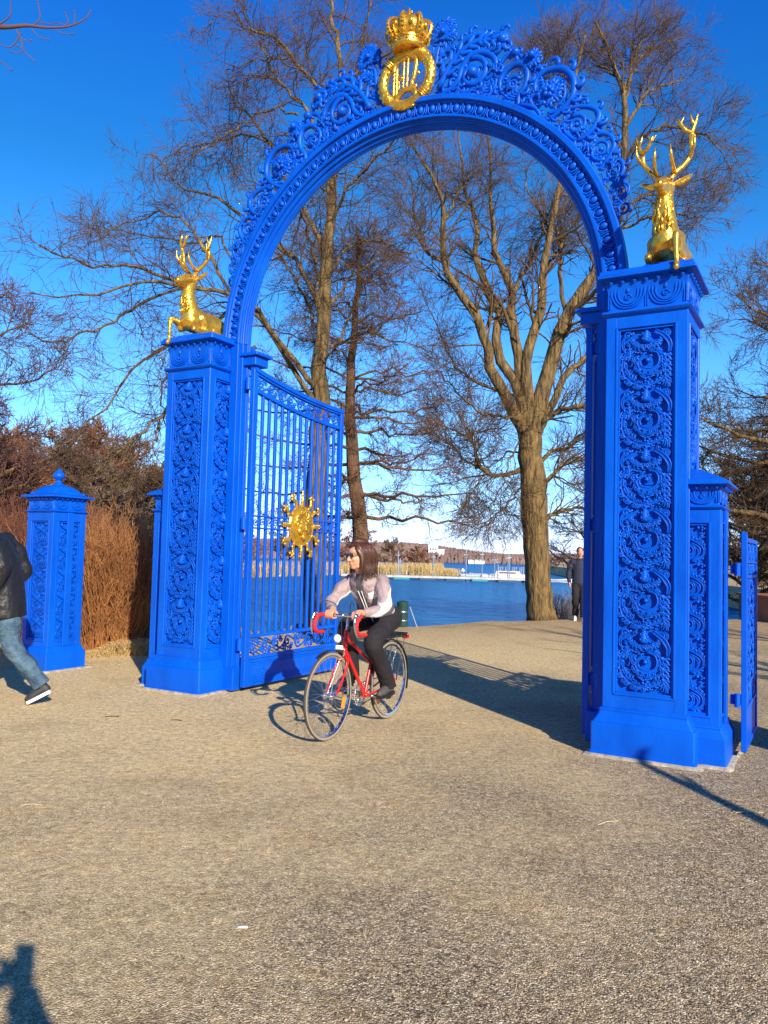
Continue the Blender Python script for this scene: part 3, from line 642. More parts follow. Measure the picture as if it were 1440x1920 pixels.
def make_big_leaf():
    root = empty('gate_leaf', G(.575, .06), -GTH)
    m = MB(); T = .028
    m.box((-T, 0, .05), (T, .075, ztop(0)), .004); m.box((-T, LL - .06, .05), (T, LL, ztop(LL)), .004)
    # curved top rails
    ys = np.linspace(.02, LL - .01, 24)
    for dz, hh, tt in ((-.0, .022, T + .01), (-.035, .01, T - .004), (-.215, .02, T - .002)):
        V = []
        for y in ys:
            z = ztop(y) + dz; V += [(-tt, y, z - hh), (tt, y, z - hh), (tt, y, z + hh), (-tt, y, z + hh)]
        m.add(V, [(i * 4 + j, i * 4 + (j + 1) % 4, i * 4 + 4 + (j + 1) % 4, i * 4 + 4 + j) for i in range(23) for j in range(4)][::1], None, [[0, 1, 2, 3], [95, 94, 93, 92]])
    for z0, z1, tt in ((.565, .60, T - .003), (.335, .37, T - .003), (.05, .085, T - .003), (1.735, 1.752, T - .005), (1.865, 1.882, T - .005)):
        m.box((-tt, .03, z0), (tt, LL - .03, z1), .003)
    m.box((-.012, .07, .084), (.012, LL - .05, .337))
    for sg in (-1, 1):  # kick panel mouldings
        for d, r in ((.03, .008), (.055, .005)):
            P = [(sg * .014, .075 + d, .085 + d), (sg * .014, LL - .06 - d, .085 + d), (sg * .014, LL - .06 - d, .335 - d), (sg * .014, .075 + d, .335 - d)]
            for i in range(4): m.tube([P[i], P[(i + 1) % 4]], r, n=5, cap=True)
        rl = Relief(lambda s, t, w: (sg * (.012 + w), s, t))
        for c in (.30, LL - .30):
            for k in range(4): rl.spiral((c - .11 + k * .07, .21 + (.02 if k % 2 else -.02)), .034, .01, k, 1.2 * (1 if k % 2 else -1), .005, n=14, k=5)
        m.merge(rl.mb)
    m.build('frame', BLUE, root, angle=30)
    NB = 13; bars = []
    for i in range(NB):
        y = .075 + (i + 1) * (LL - .135) / (NB + 1); b = MB(); zt = ztop(y) - .225
        b.box((-.014, y - .018, .59), (.014, y + .018, zt), .004)
        b.ell((0, y, .625), (.022, .026, .018), n=8, m=5); b.box((-.016, y - .02, .6), (.016, y + .02, .612))
        b.build('bar', BLUE, root, angle=30)
    m = MB(); scroll_band(m, .09, LL - .075, lambda y: ztop(y) - .2, lambda y: ztop(y) - .04, 9, 0, .009); m.build('scroll_band', BLUE, root, angle=None)
    m = MB(); scroll_band(m, .09, LL - .075, lambda y: .372, lambda y: .565, 8, 0, .011); m.build('scroll_band', BLUE, root, angle=None)
    m = MB()
    for i in range(NB + 1):
        y = .075 + (i + .5) * (LL - .135) / (NB + 1); rl = Relief(lambda s, t, w: (w, s, t))
        rl.spiral((y, 1.809), .044, .012, .5, 1.4 * (1 if i % 2 else -1), .008, n=18, k=5); m.merge(rl.mb)
    m.build('middle_band', BLUE, root, angle=None)
    return root
leaf = make_big_leaf()
tag(leaf, 'tall blue gate leaf of upright bars, swung open behind the cyclist', 'gate', 'tall gate leaves standing open')
# leaf hinges
for z in (.5, 1.79, 3.3):
    m = MB(); m.box((-.16, .03, z - .05), (-.0285, .1, z + .05), .004); m.lathe([(.03, z - .065), (.03, z + .065)], c=(-.05, .0, 0), n=12); m.build('hinge', BLUE, leaf, angle=30)
# golden sun on the leaf
def sun_mb():
    root = None
    m = MB(); cy, cz0 = .93, 1.80
    ax = np.array([[0, 0, 1.], [1, 0, 0], [0, 1, 0]])      # lathe z axis -> x
    A = np.array([[0, 0, 1.], [1., 0, 0], [0, 1., 0]])
    m.lathe([(.215, .028), (.238, .03), (.244, .042), (.230, .056), (.208, .052), (.18, .062), (.10, .080), (.02, .087)], c=(0, cy, cz0), n=40, axis=A)
    disc = m
    f = MB()   # face in profile relief: hair, brow, nose, cheek, chin
    rl = Relief(lambda s, t, w: (.072 + w * .55, cy + s, cz0 + t))
    rl.blob((.0, -.01), .115, st=1.25, lift=-.03)
    rl.blob((-.07, -.06), .05, lift=.02); rl.blob((.065, -.05), .05, lift=.02); rl.blob((0, -.13), .042, lift=.02)
    rl.cv([(0, .04), (.012, -.01), (.02, -.05)], [.012, .02, .026], lift=.045); rl.cv([(-.075, .03), (-.04, .045), (-.01, .03)], .011, lift=.045); rl.cv([(.02, .03), (.05, .045), (.08, .03)], .011, lift=.045)
    rl.cv([(-.03, -.085), (0, -.092), (.035, -.085)], .012, lift=.042); rl.cv([(-.02, -.10), (0, -.106), (.025, -.10)], .009, lift=.04)
    for k in range(9):
        a = -.4 + k * .47; rl.cv([(.08 * math.cos(a), .05 + .06 * math.sin(a)), (.13 * math.cos(a + .2), .06 + .10 * math.sin(a + .2)), (.155 * math.cos(a + .5), .03 + .14 * math.sin(a + .5))], [.02, .026, .01], lift=.0)
    return disc, rl.mb, cy, cz0
dmb, fmb, cy, cz0 = sun_mb()
so = dmb.build('sun_ornament', GOLD, leaf, angle=30)
fmb.build('face', GOLD, so, angle=None)
m = MB()
for k in range(12):
    a = k * PI / 6; rl = Relief(lambda s, t, w: (.045 + w, cy + s, cz0 + t)); e = np.array([math.cos(a), math.sin(a)]); t = np.array([-e[1], e[0]])
    if k % 3 == 0:
        rl.cv([e * .22, e * .30, e * .43], [.020, .024, .004], lift=0)
        for q in range(4):
            r = .25 + q * .035
            for sg in (-1, 1): rl.blob(e * r + t * sg * .017, .014, lift=.004)
    else:
        s2 = 1 if k % 2 else -1
        rl.cv([e * .22, e * .29 + t * s2 * .02, e * .35 - t * s2 * .006, e * .385 + t * s2 * .02], [.018, .022, .02, .012], lift=0)
        for q, w2 in ((.30, 1), (.36, -1), (.385, 1)): rl.blob(e * q + t * s2 * w2 * .03, .022, lift=.005)
        rl.cv([e * .36, e * .39 - t * s2 * .02, e * .42 - t * s2 * .0], [.016, .02, .008], lift=0)
    mm = MB(); mm.merge(rl.mb); mm.build('ray', GOLD, so, angle=None)
leaf2 = copy_tree(leaf); leaf2.location = G(D - .542, .06)
for ch in list(leaf2.children):
    if ch.name.startswith('hinge'): ch.rotation_euler = (0, 0, 0); ch.location = (.16, 0, 0)
tag(leaf2, 'tall blue gate leaf seen edge-on in the shade behind the nearest tall pillar', 'gate', 'tall gate leaves standing open')

# ---- small gate leaves
def make_small_leaf():
    root = empty('small_gate_leaf', G(D + .66, .12), -GTH); L = .98; T = .02
    m = MB()
    m.box((-T, 0, .06), (T, .06, 1.74), .003); m.box((-T, L - .05, .06), (T, L, 1.70), .003)
    for z0, z1 in ((.06, .10), (.36, .385), (.55, .575), (1.38, 1.405), (1.50, 1.515), (1.665, 1.70)): m.box((-T + .002, .03, z0), (T - .002, L - .03, z1), .003)
    m.box((-.008, .05, .09), (.008, L - .04, .365)); m.build('frame', BLUE, root, angle=30)
    for i in range(10):
        pass
    m = MB(); m.box((-.006, .055, .573), (.006, L - .045, 1.382)); m.box((-T + .003, .03, .96), (T - .003, L - .03, .985), .003)
    for sd in (-1, 1):
        rl = Relief(lambda s, t, w: (sd * (.006 + w * 1.3), s, t), .010)
        for j in range(3):
            for i in range(4): motif_vine(rl, .20 + j * .28, .575 + (i + .5) * .2, .25, .2, 1 if j % 2 else -1)
        m.merge(rl.mb)
    m.build('relief_panel', BLUE, root, angle=None)
    for a, b_, r in ((.385, .55, .011), (1.405, 1.50, .007), (1.515, 1.665, .009)):
        m = MB(); scroll_band(m, .07, L - .06, lambda y: a, lambda y: b_, 6, 0, r); m.build('scroll_band', BLUE, root, angle=None)
    for z in (.45, 1.45):
        m = MB(); m.box((-.10, .005, z - .035), (-.0205, .07, z + .035), .003); m.lathe([(.022, z - .05), (.022, z + .05)], c=(-.045, -.005, 0), n=12); m.build('hinge', BLUE, root, angle=30)
    return root
sl1 = make_small_leaf(); tag(sl1, 'small blue ornate gate leaf standing open at the right edge', 'gate', 'small gate leaves')
sl2 = copy_tree(sl1); sl2.location = G(-.66, .12); sl2.rotation_euler = (0, 0, -GTH)
for ch in list(sl2.children):
    if ch.name.startswith('hinge'): ch.location = (.12, 0, 0)
tag(sl2, 'small blue gate leaf hidden behind the farther tall pillar', 'gate', 'small gate leaves')
# ------------------------------------------------------------ gilded stags on the pillars
def make_stag(sg, u, v):
    root = empty('stag_statue', G(u, v, 3.783), -GTH)
    m = MB(); m.box((-.19, -.235, 0), (.19, .33, .03), .004); m.box((-.16, -.205, .0305), (.16, .31, .055), .01); m.build('base', BLUE, root, angle=30)
    X = lambda L: [(sg * a, b, c) for a, b, c in L]
    m = MB(); z = .03
    limb(m, X([(0, -.155, .21), (0, -.02, .225), (0, .16, .235), (0, .30, .20)]), [.118, .128, .135, .125], n=18)
    m.ell((0, -.17, .23), (.105, .10, .13), n=16, m=12); m.ell((0, -.19, .30), (.085, .08, .12), n=16, m=12)
    limb(m, X([(0, -.155, .30), (0, -.20, .42), (0, -.205, .52), (0, -.185, .61)]), [.105, .084, .072, .066], n=16)
    limb(m, X([(0, -.12, .33), (0, -.06, .33), (0, .04, .32)]), [.06, .05, .05], n=12)     # withers
    # head
    limb(m, X([(0, -.17, .655), (-.004, -.24, .65), (-.010, -.33, .615), (-.012, -.385, .598)]), [.076, .066, .048, .042], n=16)
    m.ell((0, -.185, .675), (.058, .065, .052), n=14, m=10); m.ell((sg * -.012, -.39, .595), (.043, .036, .036), n=12, m=8)
    for s in (-1, 1): m.ell((s * .042, -.235, .672), (.018, .026, .016), n=10, m=7); m.ell((s * .030, -.27, .63), (.022, .04, .025), n=10, m=7)
    # jaw line and throat mane
    limb(m, X([(0, -.20, .60), (-.008, -.36, .575)]), [.05, .034], n=12)
    # outer foreleg reaching over the edge
    limb(m, X([(.085, -.10, .26), (.095, -.16, .17), (.095, -.205, .13)]), [.062, .055, .042], n=12)
    limb(m, X([(.095, -.17, .15), (.105, -.27, .195), (.112, -.345, .20)]), [.048, .036, .030], n=12)
    limb(m, X([(.112, -.34, .205), (.115, -.352, .10), (.118, -.348, .00), (.118, -.352, -.03)]), [.031, .021, .019, .024], n=12)
    m.ell((sg * .118, -.362, -.055), (.023, .028, .032), n=12, m=8)
    # inner foreleg folded under
    limb(m, X([(-.09, -.08, .25), (-.105, -.02, .15), (-.11, .03, .10)]), [.065, .055, .042], n=12)
    limb(m, X([(-.11, .035, .10), (-.118, -.10, .095), (-.115, -.22, .10)]), [.042, .036, .032], n=12)
    limb(m, X([(-.115, -.225, .095), (-.125, -.12, .065), (-.125, .0, .062)]), [.030, .021, .022], n=12)
    # hind legs
    for s in (-1, 1):
        m.ell((s * .075, .24, .19), (.075, .11, .12), n=16, m=10)
        limb(m, [(s * .10, .24, .15), (s * .135, .12, .12), (s * .14, .07, .10)], [.075, .055, .04], n=12)
        limb(m, [(s * .14, .07, .10), (s * .13, .20, .065), (s * .125, .26, .062)], [.035, .028, .025], n=12)
        limb(m, [(s * .125, .26, .062), (s * .15, .14, .055), (s * .15, .05, .055)], [.022, .018, .02], n=12)
    limb(m, [(0, .37, .28), (0, .42, .24), (0, .425, .19)], [.03, .024, .012], n=10)
    body = organic(m, 'body', GOLD, root, voxel=.009, smooth=5, fac=.5)
    m = MB()     # shaggy throat: overlapping locks
    r = np.random.default_rng(3)
    for i in range(46):
        t = r.random(); a = r.uniform(-1.1, 1.1); zc = .28 + .30 * t; rr = np.interp(t, [0, 1], [.101, .066]); yc = np.interp(t, [0, .4, 1], [-.175, -.20, -.195])
        p = np.array([rr * math.sin(a), yc - rr * math.cos(a) * .92, zc]); o = np.array([math.sin(a), -math.cos(a), 0])
        m.tube([p + o * -.004 + [0, 0, .02], p + o * .006, p + o * .010 + [0, 0, -.022], p + o * .002 + [r.uniform(-.01, .01), 0, -.045]], [.006, .011, .008, .002], n=5)
    m.build('mane', GOLD, body, angle=None)
    for s in (-1, 1):
        m = MB(); m.ell((s * .062, -.245, .684), (.007, .013, .010), n=8, m=6); m.build('eye', DARKG, body, angle=None)
        m = MB(); m.ell((sg * -.012 + s * .016, -.430, .602), (.007, .005, .008), n=6, m=5); m.build('nostril', DARKG, body, angle=None)
    for s in (-1, 1):
        m = MB(); P = [(s * .055, -.15, .685), (s * .10, -.135, .695), (s * .155, -.125, .72), (s * .20, -.13, .745)]
        m.tubes(np.array([spline(P, 12)]), np.array([np.interp(np.linspace(0, 1, 12), [0, .35, .7, 1], [.014, .030, .022, .003])]), n=10, n0=(0, 1, 0), flat=.45)
        m.build('ear', GOLD, body, angle=None)
        m = MB()
        def B(P, R, n=16): R = np.array(R) * 1.05; P = [(a * 1.10, b, c) for a, b, c in P]; m.tube(spline(P, n), R if np.ndim(R) == 0 else np.interp(np.linspace(0, 1, n), np.linspace(0, 1, len(R)), R), n=8, cap=True)
        q = 1 if s * sg > 0 else .92
        B([(s * .030, -.165, .70), (s * .055, -.150, .765), (s * .115, -.125, .83), (s * .165, -.105, .92), (s * .168, -.12, 1.01), (s * .172, -.14, 1.05 * q + .02)], [.021, .022, .020, .019, .018, .020], 26)
        B([(s * .060, -.155, .765), (s * .062, -.24, .80), (s * .055, -.29, .88), (s * .05, -.28, .95)], [.018, .015, .012, .003])
        B([(s * .150, -.11, .88), (s * .195, -.18, .95), (s * .20, -.19, 1.04)], [.014, .012, .003])
        zt = 1.05 * q + .02
        B([(s * .172, -.14, zt), (s * .13, -.155, zt + .03), (s * .10, -.165, zt + .085), (s * .085, -.17, zt + .12)], [.017, .016, .013, .003])
        B([(s * .102, -.165, zt + .08), (s * .125, -.165, zt + .13)], [.010, .003], 6); B([(s * .10, -.165, zt + .07), (s * .065, -.165, zt + .12)], [.010, .003], 6)
        B([(s * .172, -.14, zt), (s * .195, -.135, zt + .07), (s * .215, -.13, zt + .15)], [.018, .015, .004])
        B([(s * .192, -.14, zt + .06), (s * .175, -.15, zt + .10), (s * .165, -.15, zt + .15)], [.012, .010, .003], 8)
        m.build('antler', GOLD, body, angle=None)
    return root
DARKG = mat('dark_gilding', (.25, .10, .02), rough=.35, metal=1)
s1 = make_stag(-1, -.115, -.03); tag(s1, 'golden lying stag statue on the farther pillar, beside the arch foot at left', 'statue', 'golden stag statues')
s2 = make_stag(1, D + .115, -.03); tag(s2, 'golden lying stag statue on the nearest pillar, seen from the front', 'statue', 'golden stag statues')

# ------------------------------------------------------------ bare trees
def grow(P, Rd, M, L, ang=(35, 70), t0=.2, K=7, wig=.25, up=.0, rk=.6, rmin=.003, lend=.45, flatz=1., rend=.35):
    """children of every path in P[N,K,3]; M per metre-less parent; returns new paths"""
    N, Kp, _ = P.shape; n = N * M
    pi = np.repeat(np.arange(N), M); t = t0 + (1 - t0) * (np.tile(np.arange(M), N) + rng.random(n)) / M
    t = np.clip(t, 0, .999); f = t * (Kp - 1); i = f.astype(int); fr = (f - i)[:, None]
    p = P[pi, i] * (1 - fr) + P[pi, i + 1] * fr; T = unit(P[pi, i + 1] - P[pi, i]); r = Rd[pi, i] * (1 - fr[:, 0]) + Rd[pi, i + 1] * fr[:, 0]
    rnd = rng.normal(size=(n, 3)); per = unit(rnd - (rnd * T).sum(1, keepdims=True) * T); per[:, 2] *= flatz; per = unit(per)
    a = np.radians(rng.uniform(*ang, n))[:, None]; d = unit(np.cos(a) * T + np.sin(a) * per + np.array([0, 0, up]))
    ln = L * rng.uniform(.5, 1.15, n) * (1 - (1 - lend) * t)
    out = np.empty((n, K, 3)); out[:, 0] = p; dd = d
    for k in range(1, K):
        dd = unit(dd + rng.normal(size=(n, 3)) * wig + np.array([0, 0, up * .5])); out[:, k] = out[:, k - 1] + dd * (ln / (K - 1))[:, None]
    r0 = np.maximum(r * rk * rng.uniform(.6, 1, n), rmin)
    R = r0[:, None] * np.linspace(1, rend, K)[None] ; R = np.maximum(R, rmin * .6)
    return out, R
def pixpt(px, py, y, z=None):
    a = px - 720; b = py - 960; u = a * cr_ + b * sr_; v = -a * sr_ + b * cr_
    x = u / FPX; up = -v / FPX; r = np.array([x, math.cos(PITCH) - up * math.sin(PITCH), math.sin(PITCH) + up * math.cos(PITCH)])
    return r * (y / r[1]) + np.array([0, 0, CZ])
def limb_from(pts, y, dy, w0, w1, K=18):
    """limb of a tree whose trunk stands at distance y: outline points seen in the survey photograph, given real depth offsets"""
    n = len(pts); P = np.array([pixpt(px, py, y + dy * (i / (n - 1)) ** 1.0) for i, (px, py) in enumerate(pts)])
    Q = spline(P, K); Q[2:] += rng.normal(size=(K - 2, 3)) * .028
    return Q, np.linspace(w0, w1, K) * y / FPX / 2
def tree_from_limbs(name, trunk, limbs, levels, barkm, twigm, base, label, cat='tree', group=None, seed=1, ring=8, kids_from=0):
    global rng; rng = np.random.default_rng(seed)
    root = empty(name, tuple(base)); b = np.array(base)
    tag(root, label, cat, group)
    m = MB(); Pt, Rt = trunk
    Rt = np.array(Rt, float).copy(); n = len(Pt)
    m.tubes((Pt - b)[None], Rt[None], n=14, cap=True)
    # root flare and bark ridges
    V = m.v[0].reshape(n, 14, 3); r_ = np.random.default_rng(seed)     # irregular, slightly fluted stem
    fl = 1 + .07 * np.sin(np.arange(14) * 2.24 + np.linspace(0, 3, n)[:, None]) + r_.normal(size=(n, 14)) * .03; ctr = (Pt - b)[:, None]; m.v[0] = (ctr + (V - ctr) * fl[:, :, None]).reshape(-1, 3)
    m.build('trunk', barkm, root, angle=None)
    m = MB(); LP = np.array([l[0] for l in limbs]) - b; LR = np.array([l[1] for l in limbs])
    m.tubes(LP, LR, n=ring); m.build('limbs', barkm, root, angle=None)
    tw = MB(); P, R = LP, LR; last = None
    Ps = [(P, R)]
    for li, lv in enumerate(levels):
        src = Ps[-1] if not lv.get('from_all') else (P, R)
        nP, nR = grow(src[0], src[1], **lv['g']); Ps.append((nP, nR))
        tw.tubes(nP, nR, n=lv.get('n', 3))
        if lv.get('extra'):      # also directly on the limbs, finer
            e = dict(lv['g']); e['M'] = lv['extra']; q, qr = grow(P, R, **e); qr = np.minimum(qr, nR.max() * .6); tw.tubes(q, qr, n=3)
    tw.build('crown', twigm, root, angle=None)
    return root
def PX(s): return [tuple(map(float, q.split(','))) for q in s.split()]

# tree A: tall tree behind the open gate leaf
yA = 14.4
tA = limb_from(PX('590,1192 588,1080 591,960 596,850 604,760 600,700 604,640 612,540 616,470 620,400 626,330'), yA, 0, 42, 16, 24)
LA = []
for s, dy, w0, w1 in [
    ('626,330 632,230 640,140 632,75 624,20 618,-60', .4, 15, 5),
    ('630,280 655,190 670,130 681,74 688,40 704,-10', 1.2, 9, 3),
    ('598,735 560,690 515,630 482,580 435,553 395,545 330,537 270,530 200,545 130,555 60,545', -2.2, 11, 2),
    ('395,545 330,525 260,500 190,500 130,485 75,460', -3.0, 7, 2),
    ('340,540 270,565 215,605 160,625 100,642 55,630', -3.2, 6, 2),
    ('604,770 556,705 510,625 482,590 440,575 400,605 350,640 300,655 260,680 225,720 190,770 150,810 100,842', -1.4, 10, 2),
    ('480,650 400,700 330,755 275,800 240,832 205,862 160,895', -1.0, 8, 2),
    ('300,790 290,830 270,850 235,870', -1.2, 4, 2),
    ('606,600 580,530 548,480 500,440 440,390 395,362 350,355 310,310 282,285', .8, 11, 2),
    ('612,520 590,430 545,350 512,282 491,251 472,219 443,190 430,155', 1.6, 10, 3),
    ('500,265 459,253 422,262 380,270 330,285 290,320', 1.8, 5, 2),
    ('618,420 612,330 600,260 578,208 543,174 517,148 501,119 490,80', -1.0, 9, 3),
    ('622,340 612,250 596,169 565,127 538,98 512,71 485,57 459,51 440,20', -1.6, 9, 3),
    ('560,215 520,205 480,215 440,240 400,265 360,300', -.6, 5, 2),
    ('540,110 500,112 460,118 420,130', .4, 4, 2),
    ('620,420 640,380 660,345 700,305 735,268 760,250', -1.5, 7, 3),
    ('616,520 640,480 668,455 700,450 730,460 770,480', -.8, 6, 2),
    ('610,580 640,550 668,512 724,482 778,475 830,455', 1.4, 7, 2),
    ('606,660 640,630 655,595 672,560 690,530 715,495', 2, 7, 2),
    ('598,600 594,520 580,450 566,400 560,375', -2, 7, 3),
    ('600,640 585,592 567,544 525,480 500,460', 1.0, 7, 3),
    ('600,690 630,650 650,640 690,625 740,640 790,650', -2, 5, 2),
    ('624,370 600,350 570,360 545,385', .5, 4, 2),
    ('632,180 610,165 585,140 560,70 540,30', 2.0, 4, 2),
    ('640,150 670,175 710,180 740,190', 1.0, 4, 2),
    ('440,560 390,480 350,420 300,400 240,420 180,440', 1.0, 7, 2),
    ('460,570 420,450 370,455 300,445 230,430 170,420', 3.0, 5, 2),
    ('470,600 400,620 330,690 300,740 310,800 320,850', 2.0, 5, 2)]:
    LA.append(limb_from(PX(s), yA, dy, w0, w1))
tree_from_limbs('bare_tree', tA, LA, [
    dict(g=dict(M=12, L=1.75, ang=(30, 70), K=8, wig=.22, up=.02, rk=.55, rmin=.006, t0=.12), n=4),
    dict(g=dict(M=9, L=.95, ang=(25, 65), K=6, wig=.17, up=-.02, rk=.6, rmin=.0048), n=3, extra=16),
    dict(g=dict(M=5, L=.48, ang=(20, 55), K=4, wig=.14, up=.0, rk=.6, rmin=.0037), n=3)],
    BARK, TWIG, pixpt(590, 1192, yA), 'tall bare tree behind the open gate leaf, long limbs reaching left', seed=11)

# tree B: great lime by the water
yB = 19.9
tB = limb_from(PX('1017,1163 1013,1130 1009,1080 1005,1020 1002,960 1000,920 997,870 993,830 990,795'), yB, 0, 56, 46, 20)
tB[1][:] = np.interp(np.linspace(0, 1, 20), [0, .08, .3, .6, .75, 1], [60, 50, 46, 49, 45, 43]) * yB / FPX / 2
LB = []
for s, dy, w0, w1 in [
    ('985,810 960,770 940,730 926,704 915,660 907,634 892,586 864,549 845,520 836,499 830,454 832,400 831,369 815,345 802,319 780,285 765,240', -1.5, 24, 3),
    ('988,800 975,745 955,700 930,650 932,620 937,589 925,570 912,544 900,510 892,487 893,440 892,409 880,380 873,367 867,324 862,268 858,200', 1.0, 22, 3),
    ('992,800 982,740 974,700 967,656 963,610 958,577 954,521 940,500 932,479 925,430 921,395 918,352 920,268 915,180', .2, 24, 3),
    ('960,560 975,520 1000,480 1015,440 1022,400', 2, 9, 3),
    ('996,800 990,735 986,690 995,640 1011,592 1017,550 1019,521 1025,470 1033,437 1044,375 1052,330 1060,250 1072,170 1088,100 1100,60', -.6, 24, 4),
    ('1002,810 1012,760 1022,715 1039,662 1052,625 1064,595 1089,549 1115,516 1140,470 1160,420 1172,340 1172,260 1172,190 1160,150 1140,100 1115,40', -.5, 34, 4),
    ('1172,240 1195,200 1215,172 1250,158 1275,150', .6, 8, 3), ('1170,210 1175,150 1195,100 1210,60', .6, 7, 3),
    ('1171,300 1200,260 1240,240 1290,245 1330,255 1362,300', -1.4, 8, 2), ('1165,400 1200,370 1240,365 1290,345 1330,330', 1, 7, 2),
    ('1160,430 1210,410 1260,400 1310,410', -1, 6, 2), ('1172,190 1190,130 1230,90 1270,70', 1.0, 6, 2),
    ('1150,140 1120,120 1090,90 1060,70', 1.4, 6, 2), ('1060,260 1040,200 1020,150 1000,110', .5, 6, 2), ('1075,170 1050,130 1040,90', -.6, 5, 2),
    ('1005,810 1030,770 1045,735 1061,704 1080,685 1102,668 1150,640 1200,600 1260,580 1310,600', 1.4, 17, 3),
    ('1006,825 1015,800 1022,787 1045,772 1070,764 1098,758 1160,750 1230,770 1300,800', -1, 14, 3),
    ('1010,870 1035,846 1062,840 1097,812 1150,790', 1.2, 9, 3), ('1016,930 1034,890 1060,872 1098,858 1150,830', -.8, 10, 3),
    ('1022,985 1032,968 1060,957 1098,953 1150,965', .5, 9, 3),
    ('975,880 955,892 930,893 905,880 893,860 885,825 870,815 845,800 820,785', -1.3, 10, 2), ('893,880 892,840 884,812 920,806 950,800', -.6, 6, 2),
    ('905,880 880,870 860,850 840,830 815,815', -1.5, 4, 2),
    ('985,760 970,745 900,720 870,700 850,680 836,650 820,610 800,560', 2, 8, 2), ('990,790 950,780 900,770 860,740 830,700', -2, 6, 2),
    ('830,490 800,470 785,430 775,380 770,330', -1, 8, 2), ('832,420 860,360 885,330', 0, 5, 2), ('1064,600 1052,540 1050,480 1048,440 1030,420 1010,395 990,360 985,320', .5, 9, 2),
    ('1019,510 1040,480 1070,430 1100,400', 1, 6, 2), ('985,815 960,850 945,900 925,940 900,965', -.7, 4, 1), ('990,900 960,935 935,960 915,985', .8, 4, 1), ('985,850 950,850 920,875 890,915 870,945', .8, 4, 1)]:
    LB.append(limb_from(PX(s), yB, dy, w0, w1, 20))
tree_from_limbs('bare_tree', tB, LB, [
    dict(g=dict(M=14, L=2.0, ang=(25, 60), K=8, wig=.2, up=.06, rk=.5, rmin=.008, t0=.22), n=4),
    dict(g=dict(M=10, L=1.15, ang=(22, 58), K=6, wig=.16, up=.02, rk=.6, rmin=.0060), n=3, extra=20),
    dict(g=dict(M=6, L=.55, ang=(20, 50), K=4, wig=.14, up=.03, rk=.6, rmin=.0050), n=3)],
    BARK, TWIG, pixpt(1017, 1163, yB), 'big bare tree with thick furrowed trunk by the water, seen through the arch', seed=5)

# tree D: darker tree with tiers of fine reddish twigs, right behind the cyclist
yD = 15.6
tD = limb_from(PX('690,1180 682,1090 674,1000 668,920 662,860 656,800 654,750 658,690 664,620 670,540 672,480 668,425'), yD, 0, 34, 5, 24)
rng = np.random.default_rng(21)
LD = []
for i in range(46):
    t = .22 + .76 * i / 46; k = int(t * 23); p = tD[0][k]; a = i * 2.4 + rng.uniform(-.4, .4); L = np.interp(t, [.2, .4, .7, 1], [2.6, 2.5, 1.7, .7]) * rng.uniform(.75, 1.15)
    e = np.array([math.cos(a), math.sin(a) * .8, 0]); dz = np.interp(t, [.2, .5, 1], [-.02, .12, .5])
    P = spline(np.array([p, p + e * L * .3 + [0, 0, L * dz * .3], p + e * L * .65 + [0, 0, L * dz * .3 - .05], p + e * L + [0, 0, L * dz * .5 + .05]]), 12)
    P[1:] += rng.normal(size=(11, 3)) * .035
    LD.append((P, np.linspace(.045 * (1.2 - t), .010, 12)))
tree_from_limbs('bare_tree', tD, LD, [
    dict(g=dict(M=10, L=.85, ang=(35, 75), K=6, wig=.25, up=.0, rk=.5, rmin=.005, flatz=.5, t0=.15), n=3),
    dict(g=dict(M=8, L=.42, ang=(30, 70), K=5, wig=.25, up=.02, rk=.6, rmin=.0042, flatz=.6), n=3, extra=12),
    dict(g=dict(M=5, L=.2, ang=(30, 60), K=3, wig=.2, up=.05, rk=.7, rmin=.004), n=3)],
    BARKD, TWIGR, pixpt(690, 1180, yD), 'bare tree with straight brown trunk and tiers of fine reddish twigs, right behind the cyclist', seed=9)

def auto_tree(name, base, h, spread, label, barkm=BARK, twigm=TWIG, seed=1, nl=16, dens=(8, 7, 5), up=.25, r0=None, fine=.005, fork=.3, lean=(0, 0), group=None, cat='tree', loose=1.0):
    global rng; r = np.random.default_rng(seed); rng = r
    b = np.array(base, float); r0 = r0 or h * .02
    Pt = spline(np.array([b, b + [lean[0] * h * .2, lean[1] * h * .2, h * .25], b + [lean[0] * h * .5, lean[1] * h * .5, h * .55], b + [lean[0] * h, lean[1] * h, h * .85]]), 16); Pt[2:] += r.normal(size=(14, 3)) * h * .006
    Rt = np.linspace(r0, r0 * .25, 16); L = []
    for i in range(nl):
        t = fork + (1 - fork) * (i + r.random()) / nl; k = min(15, int(t * 15)); p = Pt[k]; a = i * 2.399 + r.uniform(-.5, .5); ln = spread * (1.15 - .6 * (t - fork) / (1 - fork)) * r.uniform(.7, 1.1)
        e = np.array([math.cos(a), math.sin(a), 0]); z = np.array([0, 0, 1.])
        P = spline(np.array([p, p + e * ln * .35 + z * ln * up * .5, p + e * ln * .7 + z * ln * (up * .9), p + e * ln + z * ln * (up * 1.1 + .1)]), 12); P[1:] += np.cumsum(r.normal(size=(11, 3)) * ln * .018, 0)
        L.append((P, np.linspace(Rt[k] * .6, fine * 2, 12)))
    return tree_from_limbs(name, (Pt, Rt), L, [
        dict(g=dict(M=dens[0], L=spread * .42, ang=(25, 60), K=6, wig=.22 * loose, up=.05, rk=.5, rmin=fine * 1.6, t0=.15), n=3),
        dict(g=dict(M=dens[1], L=spread * .22, ang=(25, 65), K=5, wig=.22 * loose, up=.03, rk=.6, rmin=fine * 1.15), n=3, extra=6),
        dict(g=dict(M=dens[2], L=spread * .10, ang=(25, 60), K=3, wig=.2, up=.05, rk=.6, rmin=fine), n=3)],
        barkm, twigm, tuple(b), label, cat=cat, group=group, seed=seed, ring=6)
